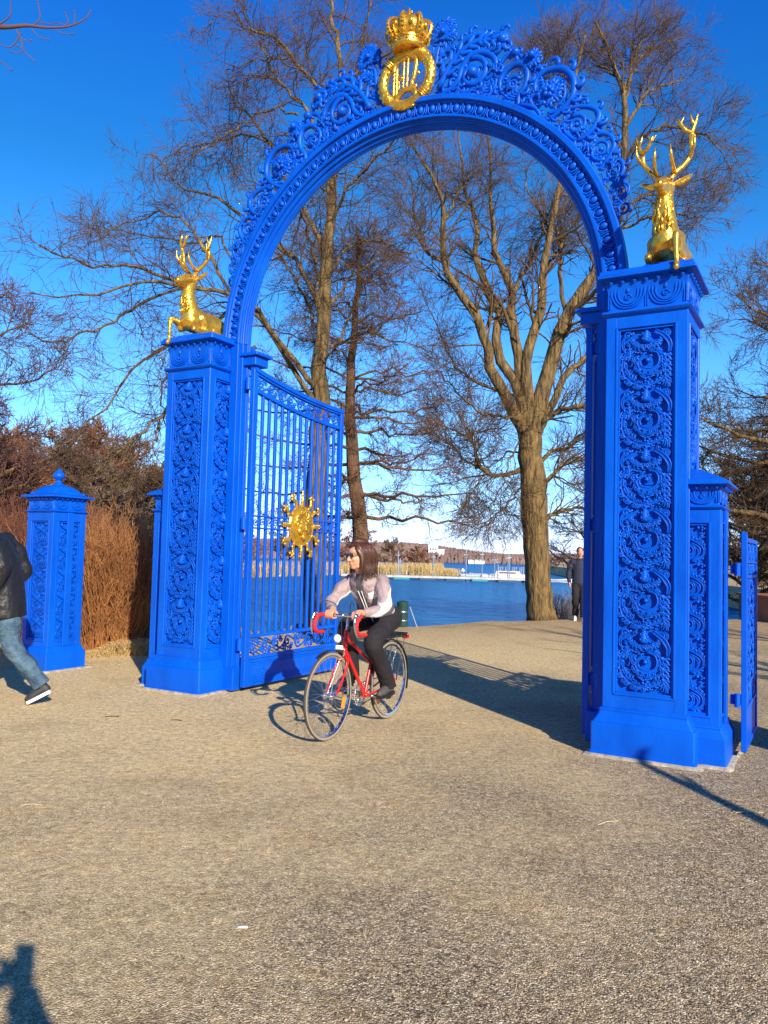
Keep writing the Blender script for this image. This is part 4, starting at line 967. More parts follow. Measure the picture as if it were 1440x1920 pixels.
# overhanging branch at the top left belongs to a tree just out of view
tt = auto_tree('bare_tree', (-7.2, 6.4, 0), 8.5, 2.4, 'bare tree just left of the view, one thin branch hanging into the top left corner', seed=31, nl=14, dens=(6, 5, 3), fork=.5, r0=.14)
# thin limb reaching into the top left corner of the view
rng = np.random.default_rng(4)
def q(px, py, y=6.6): return pixpt(px, py, y)
m = MB(); bb = np.array([-7.2, 6.4, 0])
main = spline(np.array([[-7.25, 6.5, 6.3], q(-260, 60), q(-100, 46), q(0, 51), q(50, 48), q(90, 52), q(130, 49), q(160, 35), q(171, 18)]), 40)
m.tubes((main - bb)[None], np.interp(np.linspace(0, 1, 40), [0, .35, .6, 1], [.045, .020, .010, .003])[None], n=6)
for P, r in ((PX('0,45 18,30 20,10 17,-20'), .007), (PX('60,50 75,35 72,10 70,2'), .006), (PX('30,55 40,75 44,95 55,105 64,114'), .007), (PX('44,95 35,100 22,97'), .004), (PX('40,62 25,85 12,88 -10,78'), .006), (PX('-20,105 5,118 22,131'), .005), (PX('60,55 75,70 90,74'), .004), (PX('100,50 115,62 135,64'), .004), (PX('75,42 95,45 108,42 128,50'), .004), (PX('120,50 128,40 122,25'), .004), (PX('138,48 141,30 139,22'), .004), (PX('36,70 50,76 58,76'), .003), (PX('46,95 38,88 33,86'), .003)):
    m.tube(spline(np.array([q(*p) for p in P]), 12) - bb, np.linspace(r, .003, 12), n=4)
    e = q(*P[-1]) - bb; m.ell(e, .009, n=5, m=4)
m.build('branch', TWIGP, tt, angle=None)

# ------------------------------------------------------------ ground, banks, water, far shore
def ground_mat():
    mt = bpy.data.materials.new('gravel'); mt.use_nodes = True; t = mt.node_tree; b = t.nodes['Principled BSDF']; L = t.links; N = t.nodes.new
    b.inputs['Roughness'].default_value = .92; b.inputs['Specular IOR Level'].default_value = .25
    tcn = N('ShaderNodeTexCoord')
    def vor(s, feat='F1'):
        v = N('ShaderNodeTexVoronoi'); v.inputs['Scale'].default_value = s; v.feature = feat; L.new(tcn.outputs['Object'], v.inputs['Vector']); return v
    v1 = vor(140); v2 = vor(280)
    def rampn(src, stops):
        r = N('ShaderNodeValToRGB'); 
        for i, (p, c) in enumerate(stops):
            e = r.color_ramp.elements[i] if i < 2 else r.color_ramp.elements.new(p)
            e.position = p; e.color = (*c, 1)
        L.new(src, r.inputs[0]); return r
    sp = N('ShaderNodeSeparateColor'); L.new(v1.outputs['Color'], sp.inputs[0])
    peb = rampn(sp.outputs[0], [(0, (.07, .048, .028)), (.22, (.23, .168, .095)), (.55, (.43, .32, .185)), (.8, (.62, .48, .30)), (.97, (.90, .78, .57))])
    sp2 = N('ShaderNodeSeparateColor'); L.new(v2.outputs['Color'], sp2.inputs[0])
    fine = rampn(sp2.outputs[1], [(0, (.42, .285, .125)), (.45, (.84, .61, .30)), (.9, (1.0, .83, .49))])
    nz = N('ShaderNodeTexNoise'); nz.inputs['Scale'].default_value = .55; nz.inputs['Detail'].default_value = 8; nz.inputs['Roughness'].default_value = .6
    L.new(tcn.outputs['Object'], nz.inputs['Vector'])
    # dusty (fine) towards the left, coarse and darker towards the right foreground
    sx = N('ShaderNodeSeparateXYZ'); L.new(tcn.outputs['Object'], sx.inputs[0])
    ad = N('ShaderNodeMath'); ad.operation = 'MULTIPLY_ADD'; ad.inputs[1].default_value = .08; L.new(sx.outputs[0], ad.inputs[0]); L.new(nz.outputs[0], ad.inputs[2])
    ad2 = N('ShaderNodeMath'); ad2.operation = 'MULTIPLY_ADD'; ad2.inputs[1].default_value = -.055; L.new(sx.outputs[1], ad2.inputs[0]); L.new(ad.outputs[0], ad2.inputs[2]); ad = ad2  # near gravel also darkened, vignette and pebble shade put into its colour
    mk = N('ShaderNodeMapRange'); mk.inputs[1].default_value = .0; mk.inputs[2].default_value = .42; L.new(ad.outputs[0], mk.inputs[0])
    mx = N('ShaderNodeMix'); mx.data_type = 'RGBA'; L.new(mk.outputs[0], mx.inputs[0]); L.new(fine.outputs[0], mx.inputs[6]); L.new(peb.outputs[0], mx.inputs[7])
    n2 = N('ShaderNodeTexNoise'); n2.inputs['Scale'].default_value = 1.6; n2.inputs['Detail'].default_value = 9; n2.inputs['Roughness'].default_value = .7; L.new(tcn.outputs['Object'], n2.inputs['Vector'])
    tint = rampn(n2.outputs[0], [(.3, (.80, .76, .70)), (.5, (1, 1, 1)), (.7, (1.0, .93, .80))])
    m2 = N('ShaderNodeMix'); m2.data_type = 'RGBA'; m2.blend_type = 'MULTIPLY'; m2.inputs[0].default_value = 1; L.new(mx.outputs[2], m2.inputs[6]); L.new(tint.outputs[0], m2.inputs[7])
    dk = rampn(v1.outputs['Distance'], [(.0, (1, 1, 1)), (.55, (.92, .92, .92)), (.95, (.45, .42, .4))])
    m3 = N('ShaderNodeMix'); m3.data_type = 'RGBA'; m3.blend_type = 'MULTIPLY'; m3.inputs[0].default_value = .55; L.new(m2.outputs[2], m3.inputs[6]); L.new(dk.outputs[0], m3.inputs[7])
    n5 = N('ShaderNodeTexNoise'); n5.inputs['Scale'].default_value = 20; n5.inputs['Detail'].default_value = 12; n5.inputs['Roughness'].default_value = .85; L.new(tcn.outputs['Object'], n5.inputs['Vector'])
    gr = rampn(n5.outputs[0], [(.38, (.50, .48, .46)), (.5, (.96, .96, .96)), (.62, (1.38, 1.36, 1.30))]); m5 = N('ShaderNodeMix'); m5.data_type = 'RGBA'; m5.blend_type = 'MULTIPLY'; m5.inputs[0].default_value = 1; L.new(m3.outputs[2], m5.inputs[6]); L.new(gr.outputs[0], m5.inputs[7]); m3 = m5
    # bare brown earth towards the lake edge
    yr = N('ShaderNodeMapRange'); yr.inputs[1].default_value = 12.5; yr.inputs[2].default_value = 17; yr.inputs[4].default_value = .75; L.new(sx.outputs[1], yr.inputs[0])
    ym = N('ShaderNodeMath'); ym.operation = 'MULTIPLY'; L.new(yr.outputs[0], ym.inputs[0]); nr = rampn(n2.outputs[0], [(.35, (.3, .3, .3)), (.62, (1, 1, 1))]); L.new(nr.outputs[0], ym.inputs[1])
    m4 = N('ShaderNodeMix'); m4.data_type = 'RGBA'; L.new(ym.outputs[0], m4.inputs[0]); L.new(m3.outputs[2], m4.inputs[6]); m4.inputs[7].default_value = (.30, .175, .085, 1)
    L.new(m4.outputs[2], b.inputs['Base Color'])
    h = N('ShaderNodeMath'); h.operation = 'MULTIPLY_ADD'; L.new(v2.outputs['Distance'], h.inputs[0]); h.inputs[1].default_value = .4; L.new(v1.outputs['Distance'], h.inputs[2])
    bp = N('ShaderNodeBump'); bp.invert = True; bp.inputs['Strength'].default_value = .9; bp.inputs['Distance'].default_value = .0065; L.new(h.outputs[0], bp.inputs['Height'])
    n3 = N('ShaderNodeTexNoise'); n3.inputs['Scale'].default_value = 9; n3.inputs['Detail'].default_value = 6; L.new(tcn.outputs['Object'], n3.inputs['Vector'])
    b2 = N('ShaderNodeBump'); b2.inputs['Strength'].default_value = .4; b2.inputs['Distance'].default_value = .03; L.new(n3.outputs[0], b2.inputs['Height']); L.new(bp.outputs[0], b2.inputs['Normal'])
    L.new(b2.outputs[0], b.inputs['Normal'])
    return mt
GRAVEL = ground_mat()
SH = [(-400, 260), (-120, 130), (-40, 60), (-22, 24), (-13, 15.5), (-6, 13.3), (-3.6, 13.4), (-1.4, 15.1), (.75, 17.1), (2.3, 18.8), (4.6, 20.0), (6.5, 20.5), (9, 21.4), (14, 25), (22, 42), (32, 150), (60, 320), (400, 420)]
def shore_y(x): return np.interp(x, [a for a, _ in SH], [b for _, b in SH])
xs = np.array(sorted(set([a for a, _ in SH] + list(np.linspace(-13, 14, 60))))); m = MB()
ysr = shore_y(xs) + np.where(np.abs(xs) < 14, .12 * np.sin(xs * 3.1) + .08 * np.sin(xs * 7.7), 0)
rows = [np.full_like(xs, -60), np.full_like(xs, 6), ysr - 2.0, ysr - .5, ysr, ysr + .55, ysr + 1.3, ysr + 5]; zs = [0, 0, 0, 0.0, -.06, -.6, -1.25, -3]
n = len(xs); V = np.array([[xs[i], rows[j][i], zs[j]] for j in range(8) for i in range(n)])
Q = [(j * n + i, j * n + i + 1, (j + 1) * n + i + 1, (j + 1) * n + i) for j in range(7) for i in range(n - 1)]
m.add(V, Q); g = m.build('ground', GRAVEL, None, angle=None); tag(g, 'tan gravel open ground running under the gate to the water', 'ground', kind='structure')

def water_mat():
    mt = bpy.data.materials.new('lake_water'); mt.use_nodes = True; t = mt.node_tree; b = t.nodes['Principled BSDF']; L = t.links; N = t.nodes.new
    t.nodes.remove(b); b = N('ShaderNodeBsdfDiffuse'); b.inputs['Color'].default_value = (.008, .12, .29, 1)
    tcn = N('ShaderNodeTexCoord'); mp = N('ShaderNodeMapping'); mp.inputs['Scale'].default_value = (.7, 1.5, 1); L.new(tcn.outputs['Object'], mp.inputs[0])
    last = None
    for sc, st, d in ((1.0, 1.0, .30), (4.5, .9, .08)):
        n = N('ShaderNodeTexNoise'); n.inputs['Scale'].default_value = sc; n.inputs['Detail'].default_value = 4; L.new(mp.outputs[0], n.inputs['Vector'])
        bp = N('ShaderNodeBump'); bp.inputs['Strength'].default_value = st; bp.inputs['Distance'].default_value = d; L.new(n.outputs[0], bp.inputs['Height'])
        if last: L.new(last.outputs[0], bp.inputs['Normal'])
        last = bp
    L.new(last.outputs[0], b.inputs['Normal']); 
    gl = N('ShaderNodeBsdfGlossy'); gl.inputs['Color'].default_value = (.45, .66, .85, 1); gl.inputs['Roughness'].default_value = .14; L.new(last.outputs[0], gl.inputs['Normal'])
    ms = N('ShaderNodeMixShader'); ms.inputs[0].default_value = .34; L.new(b.outputs[0], ms.inputs[1]); L.new(gl.outputs[0], ms.inputs[2]); L.new(ms.outputs[0], t.nodes['Material Output'].inputs[0]); return mt
m = MB(); m.add([(-3000, 8, -1.4), (3000, 8, -1.4), (3000, 5000, -1.4), (-3000, 5000, -1.4)], [(0, 1, 2, 3)])
tag(m.build('water', water_mat(), None, smooth=False), 'blue rippled lake behind the gate', 'lake', kind='structure')

WZ = -1.4
REED = mat('dry_reeds', (.50, .34, .13), rough=.9, c2=(.72, .52, .24), scale=.5)
EARTH = mat('brown_earth', (.14, .09, .05), rough=.95, var=.4, scale=.6, bump=.5, bscale=3, bdist=.1)
def land(name, poly, z0, z1, label, inset=2.5):
    c = np.mean(poly, 0); m = MB(); n = len(poly)
    def sc(d): 
        P = np.array(poly, float); v = P - c; L = np.linalg.norm(v, axis=1, keepdims=True); return c + v * np.maximum(L - d, .1) / L
    V = [(a, b, WZ - .5) for a, b in poly] + [(a, b, z0) for a, b in sc(inset * .4)] + [(a, b, z1) for a, b in sc(inset)]
    Q = [(j * n + i, j * n + (i + 1) % n, (j + 1) * n + (i + 1) % n, (j + 1) * n + i) for j in range(2) for i in range(n)]
    m.add(V, Q, None, [list(range(2 * n, 3 * n))]); o = m.build(name, EARTH, None, angle=None); tag(o, label, 'land', kind='structure'); return o
land('spit', [(-60, 70), (-30, 66), (-16, 84), (-6, 108), (4, 113), (8.6, 116), (8.8, 119), (4, 124), (-10, 140), (-60, 150)], WZ + .15, WZ + .8, 'low wooded spit of land with reeds')
# reeds: a belt too dense to count
rng = np.random.default_rng(2); n = 9000
ed = np.array([(-30, 66.5), (-16, 83), (-6, 107), (4, 112.2), (9.4, 115.8), (9.3, 119)]); t = rng.random(n) * 4.99; i = t.astype(int); f = (t - i)[:, None]
p = ed[i] * (1 - f) + ed[i + 1] * f + rng.normal(size=(n, 2)) * [.8, 1.0]
h = rng.uniform(.9, 1.9, n) * np.where(p[:, 0] > 8.8, .6, 1); P = np.zeros((n, 3, 3)); P[:, :, :2] = p[:, None]; P[:, 1, 2] = h * .6; P[:, 2, 2] = h; P[:, 1:, :2] += rng.normal(size=(n, 2, 2)) * .06; P[:, :, 2] += WZ - .05
m = MB(); m.tubes(P, np.full((n, 3), 1) * np.array([.022, .02, .012]), n=3); tag(m.build('reeds', REED, None, angle=None), 'belt of dry golden reeds along the spit', 'reeds', kind='stuff')

# shrubs of bare stems
def shrub(base, w, d, h, nst, label, mt, seed=1, name='shrub', r=.006, group=None, kink=.07, splay=.35, tw=2, cat='shrub'):
    r_ = np.random.default_rng(seed); global rng; rng = r_
    K = 7; b = r_.uniform(-1, 1, (nst, 2)); b = b / np.maximum(1, np.linalg.norm(b, axis=1, keepdims=True)) * [w / 2, d / 2]
    hh = h * r_.uniform(.55, 1.0, nst) * (1 - .25 * (np.linalg.norm(b / [w / 2, d / 2], axis=1)) ** 2)
    P = np.zeros((nst, K, 3)); P[:, 0, :2] = b * .72; dr = np.c_[b / [w / 2, d / 2] * splay, np.ones(nst)] + r_.normal(size=(nst, 3)) * [.16, .16, 0]
    for k in range(1, K): dr = unit(dr + r_.normal(size=(nst, 3)) * [kink * 2, kink * 2, 0] + [0, 0, .08]); P[:, k] = P[:, k - 1] + dr * (hh / (K - 1))[:, None]
    root = empty(name, tuple(base)); tag(root, label, cat, group)
    m = MB(); m.tubes(P, np.full((nst, 1), r) * np.linspace(1, .4, K), n=3); m.build('stems', mt, root, angle=None)
    m = MB(); R = np.full((nst, 1), r) * np.linspace(1, .5, K); q1, r1 = grow(P, R, M=tw + 2, L=h * .22, ang=(15, 45), K=4, wig=.2, up=.15, rk=.7, rmin=r * .55, t0=.1); m.tubes(q1, r1, n=3)
    q2, r2 = grow(q1, r1, M=tw, L=h * .1, ang=(20, 50), K=3, wig=.2, up=.1, rk=.7, rmin=r * .5); m.tubes(q2, r2, n=3); m.build('twigs', mt, root, angle=None)
    return root
HEDGE = mat('rust_stems', (.19, .065, .022), rough=.85, c2=(.58, .26, .085), scale=1.3)
HEDGE3 = mat('dark_red_stems', (.11, .035, .022), rough=.85, c2=(.27, .10, .05), scale=1.1)
HEDGE2 = mat('brown_stems', (.15, .075, .04), rough=.85, c2=(.30, .17, .09), scale=1.2)
gpos = 'twiggy rust shrubs behind the gate'
shrub((-4.15, 12.0, 0), 1.7, 1.5, 2.35, 1500, 'dense rust-brown shrub of upright twigs right of the ball-topped low pillar', HEDGE, 1, group=gpos)
shrub((-5.5, 12.6, 0), 1.8, 1.6, 2.5, 1500, 'rust shrub directly behind the ball-topped low pillar', HEDGE3, 2, group=gpos)
shrub((-7.0, 12.4, 0), 1.9, 1.6, 2.5, 1300, 'rust shrub behind the man in the black jacket', HEDGE3, 3, group=gpos)
shrub((-3.45, 12.9, 0), 1.3, 1.0, 2.3, 1100, 'shaded brown shrub seen just left of the farther tall pillar', HEDGE2, 4, group=gpos)
# dry grass tuft at the shrub's foot
n = 2600; rng = np.random.default_rng(6); p = np.c_[rng.uniform(-6.6, -3.2, n), 0 * np.zeros(n)]; p[:, 1] = 11.05 - (p[:, 0] + 3.2) * .02 + rng.normal(size=n) * .14
P = np.zeros((n, 4, 3)); P[:, 0, :2] = p; p[:, 1] += .25 * np.sin(p[:, 0] * 3.3) - .1; a = rng.random(n) * 6.28; l = rng.uniform(.08, .26, n) * (.7 + .4 * np.sin(p[:, 0] * 5))
for k, (o, z) in enumerate([(0, 0), (.25, .5), (.6, .8), (1, .75)]): P[:, k, :2] = p + np.c_[np.cos(a), np.sin(a)] * (l * o * .7)[:, None]; P[:, k, 2] = l * z
m = MB(); m.tubes(P, np.full((n, 4), 1) * np.array([.004, .004, .003, .0015]), n=3); tag(m.build('dry_grass', REED, None, angle=None), 'matted dry grass at the foot of the rust shrubs', 'grass', kind='stuff')
# rocks on the bank
ROCK = mat('grey_rock', (.16, .17, .18), rough=.9, var=.35, scale=5, bump=.6, bscale=14, bdist=.03)
for i in range(16):
    m = MB(); r = random.uniform(.16, .34); m.ell((0, 0, 0), (r, r * random.uniform(.7, 1), r * random.uniform(.45, .7)), n=12, m=8); V = m.v[0]
    V *= 1 + rng.normal(size=(len(V), 1)) * .09
    x = -5.2 + i * .24 + random.uniform(-.1, .1); y = shore_y(x) + random.uniform(-.3, .5)
    o = m.build('rock', ROCK, None, angle=30); o.location = (x, y, -.02 if y < shore_y(x) else -.35); o.rotation_euler = (0, 0, random.random() * 6)
    tag(o, 'grey boulder in the row along the water edge by the shrubs', 'rock', 'boulders along the bank')
# small grey bush by the big tree
shrub((4.75, 20.3, -.1), 1.5, 1.0, .95, 330, 'small grey twiggy bush between the big tree and the far walker', mat('grey_twigs', (.17, .15, .16), rough=.9, c2=(.3, .28, .3)), 5, r=.007, splay=1.2)

# ---- woods
def woodtree(name, base, h, s, mt, seed, label, group, fine=.02, nl=12, dens=(6, 5, 4), up=.35, fork=.15):
    return auto_tree(name, base, h, s, label, barkm=BARKD, twigm=mt, seed=seed, nl=nl, dens=dens, up=up, r0=h * .016, fine=fine, fork=fork, group=group)
RUSTW = mat('rust_twigs', (.14, .052, .026), rough=.9, c2=(.30, .13, .06), scale=.35)
BROWNW = mat('brown_twigs', (.10, .055, .03), rough=.9, c2=(.22, .13, .07), scale=.3)
GREYW = mat('grey_brown_twigs', (.13, .085, .06), rough=.9, c2=(.26, .185, .12), scale=.3)
gl = 'bushy bare trees beyond the left side of the gate'
lefts = [(-9.6, 20, 4.2), (-12.6, 23.5, 5.2), (-7.4, 21.5, 3.6), (-15.0, 29, 6.2), (-10.4, 27, 4.9), (-13.4, 35, 7.0), (-18.0, 34, 7.4), (-8.8, 31, 4.6), (-21, 42, 8.8), (-16.4, 44, 8.2), (-12.0, 42, 6.4), (-26, 54, 11.5), (-20, 57, 10.5), (-14.5, 54, 7.6), (-25, 72, 13)]
for i, (x, y, h) in enumerate(lefts):
    mt = [RUSTW, BROWNW, GREYW][i % 3]; wd = ['rust-brown', 'dull brown', 'grey-brown'][i % 3]
    woodtree('bushy_tree', (x, y, -.3), h, h * .46, mt, 100 + i, wd + ' bushy tree behind the left gate end, ' + ['nearest of its colour', 'second nearest of its colour', 'middle of its colour in depth', 'second farthest of its colour', 'farthest of its colour'][i // 3], gl, fine=.013 + y * .0003, nl=24, dens=(9, 7, 5), fork=.03)
# low land carrying them
# purple-twigged tree at the left edge
auto_tree('bare_tree', (-10.0, 17.2, 0), 8.4, 3.3, 'bare tree with purplish twigs cut by the left edge of the view', twigm=TWIGP, seed=41, nl=26, dens=(11, 9, 6), up=.35, r0=.16, fine=.007, fork=.12)
# trees on the spit
gs = 'bare trees on the wooded spit'
for i, (x, y, h, s) in enumerate([(-3.5, 118, 6.5, 3.2), (1.5, 120, 5.0, 2.6), (-8, 116, 8, 4), (-14, 112, 9, 4.4), (5.2, 121, 3.4, 2.2), (-20, 100, 9, 4.5), (-27, 92, 10, 5), (-34, 88, 11, 5.5), (-24, 112, 11, 5), (-18, 92, 7, 4), (-11, 124, 9, 4)]):
    woodtree('spit_tree', (x, y, WZ + .7), h, s, RUSTW if i % 2 == 0 else BROWNW, 200 + i, ('rusty' if i % 2 == 0 else 'brown') + ' bushy bare tree on the wooded spit, ' + ['nearest its reedy tip', 'just behind the reedy tip', 'on the tip itself', 'far inland by the left shore', 'second inland at the left', 'middle of the spit', 'just left of the spit middle', 'deep behind the gate leaf bars', 'behind the gate leaf, nearer one', 'behind the gate leaf, lower one', 'farthest back on the spit'][i], gs, fine=.035, nl=16, dens=(7, 6, 4), fork=.04, up=.25)
# dark trees at the right edge
auto_tree('bare_tree', (13.6, 22.5, 0), 12.5, 5.6, 'big bare tree with layered dark branches entering from the right edge', seed=51, nl=30, dens=(11, 9, 6), up=.12, r0=.32, fine=.0075, fork=.16)
auto_tree('bare_tree', (16.5, 30, 0), 9, 4.6, 'dark bushy bare tree behind the small gate leaf at the right edge', twigm=BROWNW, seed=52, nl=30, dens=(10, 8, 6), up=.25, r0=.2, fine=.012, fork=.04)
auto_tree('bare_tree', (12.6, 27, 0), 5.5, 2.8, 'low dark thicket-like tree just right of the nearest pillars', twigm=BROWNW, seed=53, nl=26, dens=(10, 8, 6), up=.3, r0=.14, fine=.010, fork=.02)
auto_tree('bare_tree', (21, 38, 0), 9, 5.0, 'dense brown bare tree farthest back at the right edge', twigm=BROWNW, seed=54, nl=26, dens=(10, 8, 6), up=.25, r0=.2, fine=.016, fork=.03)
auto_tree('bare_tree', (10.5, 36, -.5), 7.5, 3.6, 'bare tree showing between the big lime trunk and the nearest pillar', twigm=GREYW, seed=55, nl=20, dens=(8, 7, 5), up=.3, r0=.16, fine=.012, fork=.1)
# trees to the right of and behind the camera; only their shadows fall into the view
auto_tree('bare_tree', (9.6, 1.0, 0), 9, 2.0, 'bare tree right of the view, its shadow striping the ground beyond the gate', seed=61, nl=10, dens=(4, 3, 2), up=.8, r0=.17, fork=.4, group='shadow-casting trees beside the camera')
auto_tree('bare_tree', (12.8, 3.4, 0), 10, 2.4, 'second bare tree right of the view, its shadow striping the far ground', seed=62, nl=10, dens=(4, 3, 2), up=.8, r0=.2, fork=.4, group='shadow-casting trees beside the camera')

# far shore: hills and a wood read as one mass
m = MB(); nx = 160; xs2 = np.linspace(-500, 700, nx)
def ridge(x): return 1.2 + 1.8 * np.sin(x * .013 + .8) + 1.6 * np.sin(x * .031 + 2) + .8 * np.sin(x * .08) + np.clip((60 - x) * .03, 0, 9) + np.clip((x - 110) * .05, 0, 6)
def fy(x): return 305 + .05 * np.abs(x) + 20 * np.sin(x * .012) 
rowsY = [0, 8, 40, 110, 260]; fz = [-.5, .1, .55, 1.0, 1.1]
V = [(x, fy(x) + dy, WZ + (ridge(x) * f if f > 0 else f)) for dy, f in zip(rowsY, fz) for x in xs2]
m.add(V, [(j * nx + i, j * nx + i + 1, (j + 1) * nx + i + 1, (j + 1) * nx + i) for j in range(4) for i in range(nx - 1)])
tag(m.build('far_hills', EARTH, None, angle=None), 'low hills on the far shore', 'hills', kind='structure')
rng = np.random.default_rng(8); n = 30000
x = rng.uniform(-160, 260, n); f = rng.random(n) ** 1.3; dy = 4 + f * 120; gz = np.interp(dy, rowsY, fz); z = WZ + ridge(x) * gz; y = fy(x) + dy
hh = rng.uniform(1.8, 3.8, n); w0 = rng.uniform(.5, 1.2, n); P = np.zeros((n, 4, 3)); P[:, :, 0] = x[:, None]; P[:, :, 1] = y[:, None]; P[:, :, 2] = z[:, None] + hh[:, None] * np.array([-.1, .45, .8, 1.0])
P[:, 1:, 0] += rng.normal(size=(n, 3)) * .35
con = rng.random(n) < .12 * (f > .6)
def farwood(sel, name, mt, lab):
    m = MB(); m.tubes(P[sel], w0[sel][:, None] * np.array([.5, 1, .7, .08]), n=4); tag(m.build(name, mt, None, angle=None), lab, 'woods', kind='stuff')
FW = mat('far_bare_wood', (.12, .075, .065), rough=1, c2=(.24, .155, .125), scale=.07)
FWD = mat('far_conifers', (.035, .05, .035), rough=1)
farwood(~con, 'far_wood', FW, 'reddish-grey bare woods covering the far shore'); farwood(con, 'far_conifer_wood', FWD, 'dark conifers along the top of the far wood')
WHITE = mat('white_plaster', (.80, .78, .74), rough=.8, var=.05); DWIN = mat('dark_window', (.05, .06, .08), rough=.2); ROOF = mat('grey_roof', (.25, .22, .2), rough=.9)
def villa(px, w, h, label, arched=False, y=312, zb=2.0):
    p = pixpt(px, 1040, y); root = empty('villa', (p[0], y, WZ + zb)); tag(root, label, 'house')
    m = MB(); m.box((-w / 2, 0, -2), (w * .1, 5, h), 0); m.box((w * .1 + .01, .5, -2), (w / 2, 5, h * .62)); m.build('wall', WHITE, root)
    m = MB(); m.box((-w / 2 - .2, -.2, h), (w * .1 + .2, 5.2, h + .3)); 
    if arched: m.lathe([(w * .28, h + .3), (w * .27, h + .8), (w * .18, h + 1.5), (.1, h + 1.8)], c=(-w * .2, 2.4, 0), n=16)
    m.box((w * .1 + .02, .3, h * .62 + .01), (w / 2 + .2, 5.2, h * .62 + .25)); m.build('roof', WHITE if arched else ROOF, root, angle=30)
    for i in range(3):
        for z in (.6, h * .55):
            m = MB(); x = -w * .42 + i * w * .17; m.box((x, -.05, z), (x + w * .08, .02, z + h * .2)); m.build('window', DWIN, root)
villa(818, 6.5, 4.2, 'white domed villa on the far wooded shore', True, y=325, zb=2.6)
for i, (px, w) in enumerate([(884, 2.2), (895, 1.8), (904, 2), (1075, 3)]):
    villa(px, w, .8, ['small white boathouse at the far waterline, left one of three', 'small white boathouse at the far waterline, middle of three', 'small white boathouse at the far waterline, right one of three', 'pale boathouse at the far waterline right of the big trunk'][i], y=304 + i * .5, zb=.7)

# ---- jetty, masts, boats
WOODJ = mat('weathered_wood', (.42, .40, .37), rough=.85, var=.2, scale=2); FLOAT = mat('dark_float', (.02, .06, .10), rough=.6); TEAL = mat('teal_float', (.01, .22, .26), rough=.6); BOATW = mat('boat_white', (.82, .80, .78), rough=.35, coat=.3); PINKW = mat('boat_cover', (.62, .48, .46), rough=.7); METAL = mat('steel', (.7, .7, .72), rough=.3, metal=1)
yj = 93
jr = empty('jetty', (pixpt(905, 1090, yj)[0], yj, WZ)); tag(jr, 'long pale floating jetty crossing the water', 'jetty')
x0 = pixpt(640, 1090, yj)[0] - jr.location.x; x1 = pixpt(1004, 1090, yj)[0] - jr.location.x
m = MB(); k = int((x1 - x0) / 1.5)
for i in range(k): a = x0 + (x1 - x0) * i / k; m.box((a + .02, -1, .32), (a + (x1 - x0) / k - .02, 1, .46))
m.box((x0, -1.05, .22), (x1, -.98, .34)); m.box((x0, .98, .22), (x1, 1.05, .34)); m.build('deck', WOODJ, jr)
for i in range(0, k, 2): a = x0 + (x1 - x0) * i / k; m = MB(); m.box((a, -1.1, -.15), (a + 1.9, 1.0, .21), .05); m.build('float', [FLOAT, FLOAT, TEAL][(i // 2) % 3], jr)
for i in range(0, k, 5): a = x0 + (x1 - x0) * i / k; m = MB(); m.box((a, -.95, .46), (a + .06, -.89, 1.0)); m.box((a, .89, .46), (a + .06, .95, 1.0)); m.build('post', WOODJ, jr)
for i, (px, h) in enumerate([(746, 3.2), (813, 3.1), (874, 3.5), (905, 3.6), (928, 2.9), (935, 2.6), (953, 3.2), (957, 3.3), (750, 2.4)]):
    m = MB(); m.lathe([(.07, -.6), (.06, h * .6), (.045, h)], n=8); m.ell((0, 0, h + .03), .06, n=8, m=5); m.box((-.25, -.02, h * .86), (.25, .02, h * .88))
    o = m.build('mooring_mast', METAL, None, angle=40); o.location = (pixpt(px, 1085, yj + .7)[0], yj + 1.2 + .35 * (i % 2), WZ); tag(o, 'thin pale mast standing at the floating jetty', 'mast', 'masts along the jetty')
for i in range(12):
    px = 935 + i * 4.4; m = MB(); m.box((-.03, -.03, -.5), (.03, .03, 1.5)); m.box((-.05, -.05, 1.5), (.05, .05, 1.56)); o = m.build('mooring_post', WOODJ, None); o.location = (pixpt(px, 1085, yj + 14)[0], yj + 14 + (i % 3) * .4, WZ); tag(o, 'mooring post in the row behind the white boat', 'post', 'mooring posts behind the boat')
def boat(px, y, L, label, cabin=True, hullm=BOATW, hh=.7, rz=0):
    root = empty('boat', (pixpt(px, 1075, y)[0], y, WZ), rz); tag(root, label, 'boat', 'white boats by the jetty')
    m = MB(); st = np.linspace(-1, 1, 13); V = []
    for s in st:
        w = .75 * (1 - max(0, s) ** 2.2) * (1 - .25 * max(0, -s)) + .02; V += [(s * L / 2, -w * 1.1, hh + .12 * s), (s * L / 2, -w * .8, .1), (s * L / 2, 0, -.2), (s * L / 2, w * .8, .1), (s * L / 2, w * 1.1, hh + .12 * s)]
    m.add(V, [(i * 5 + j, i * 5 + j + 1, i * 5 + 6 + j, i * 5 + 5 + j) for i in range(12) for j in range(4)] + [(i * 5 + 4, i * 5, i * 5 + 5, i * 5 + 9) for i in range(12)], None, [[0, 1, 2, 3, 4][::-1]]); m.build('hull', hullm, root, angle=40)
    m = MB(); m.stack([(L * .36, .84, hh - .06), (L * .36, .84, hh)], (-.1, 0), .02); m.build('rubbing_strake', PINKW, root, angle=30)
    if cabin:
        m = MB(); m.stack([(L * .22, .55, hh), (L * .2, .5, hh + .42), (L * .18, .46, hh + .46)], (-L * .05, 0), .05); m.build('cabin', PINKW if L > 6 else BOATW, root, angle=30)
        for s in (-1, 1): m = MB(); m.box((-L * .2, s * .54 - .01, hh + .15), (L * .08, s * .54 + .01, hh + .32)); m.build('window', DWIN, root)
boat(957, 99, 7.4, 'large white motor boat with pinkish cabin moored behind the jetty')
boat(920, 112, 8.5, 'long low white boat beyond the jetty, left of the motor boat', False, hh=.45)
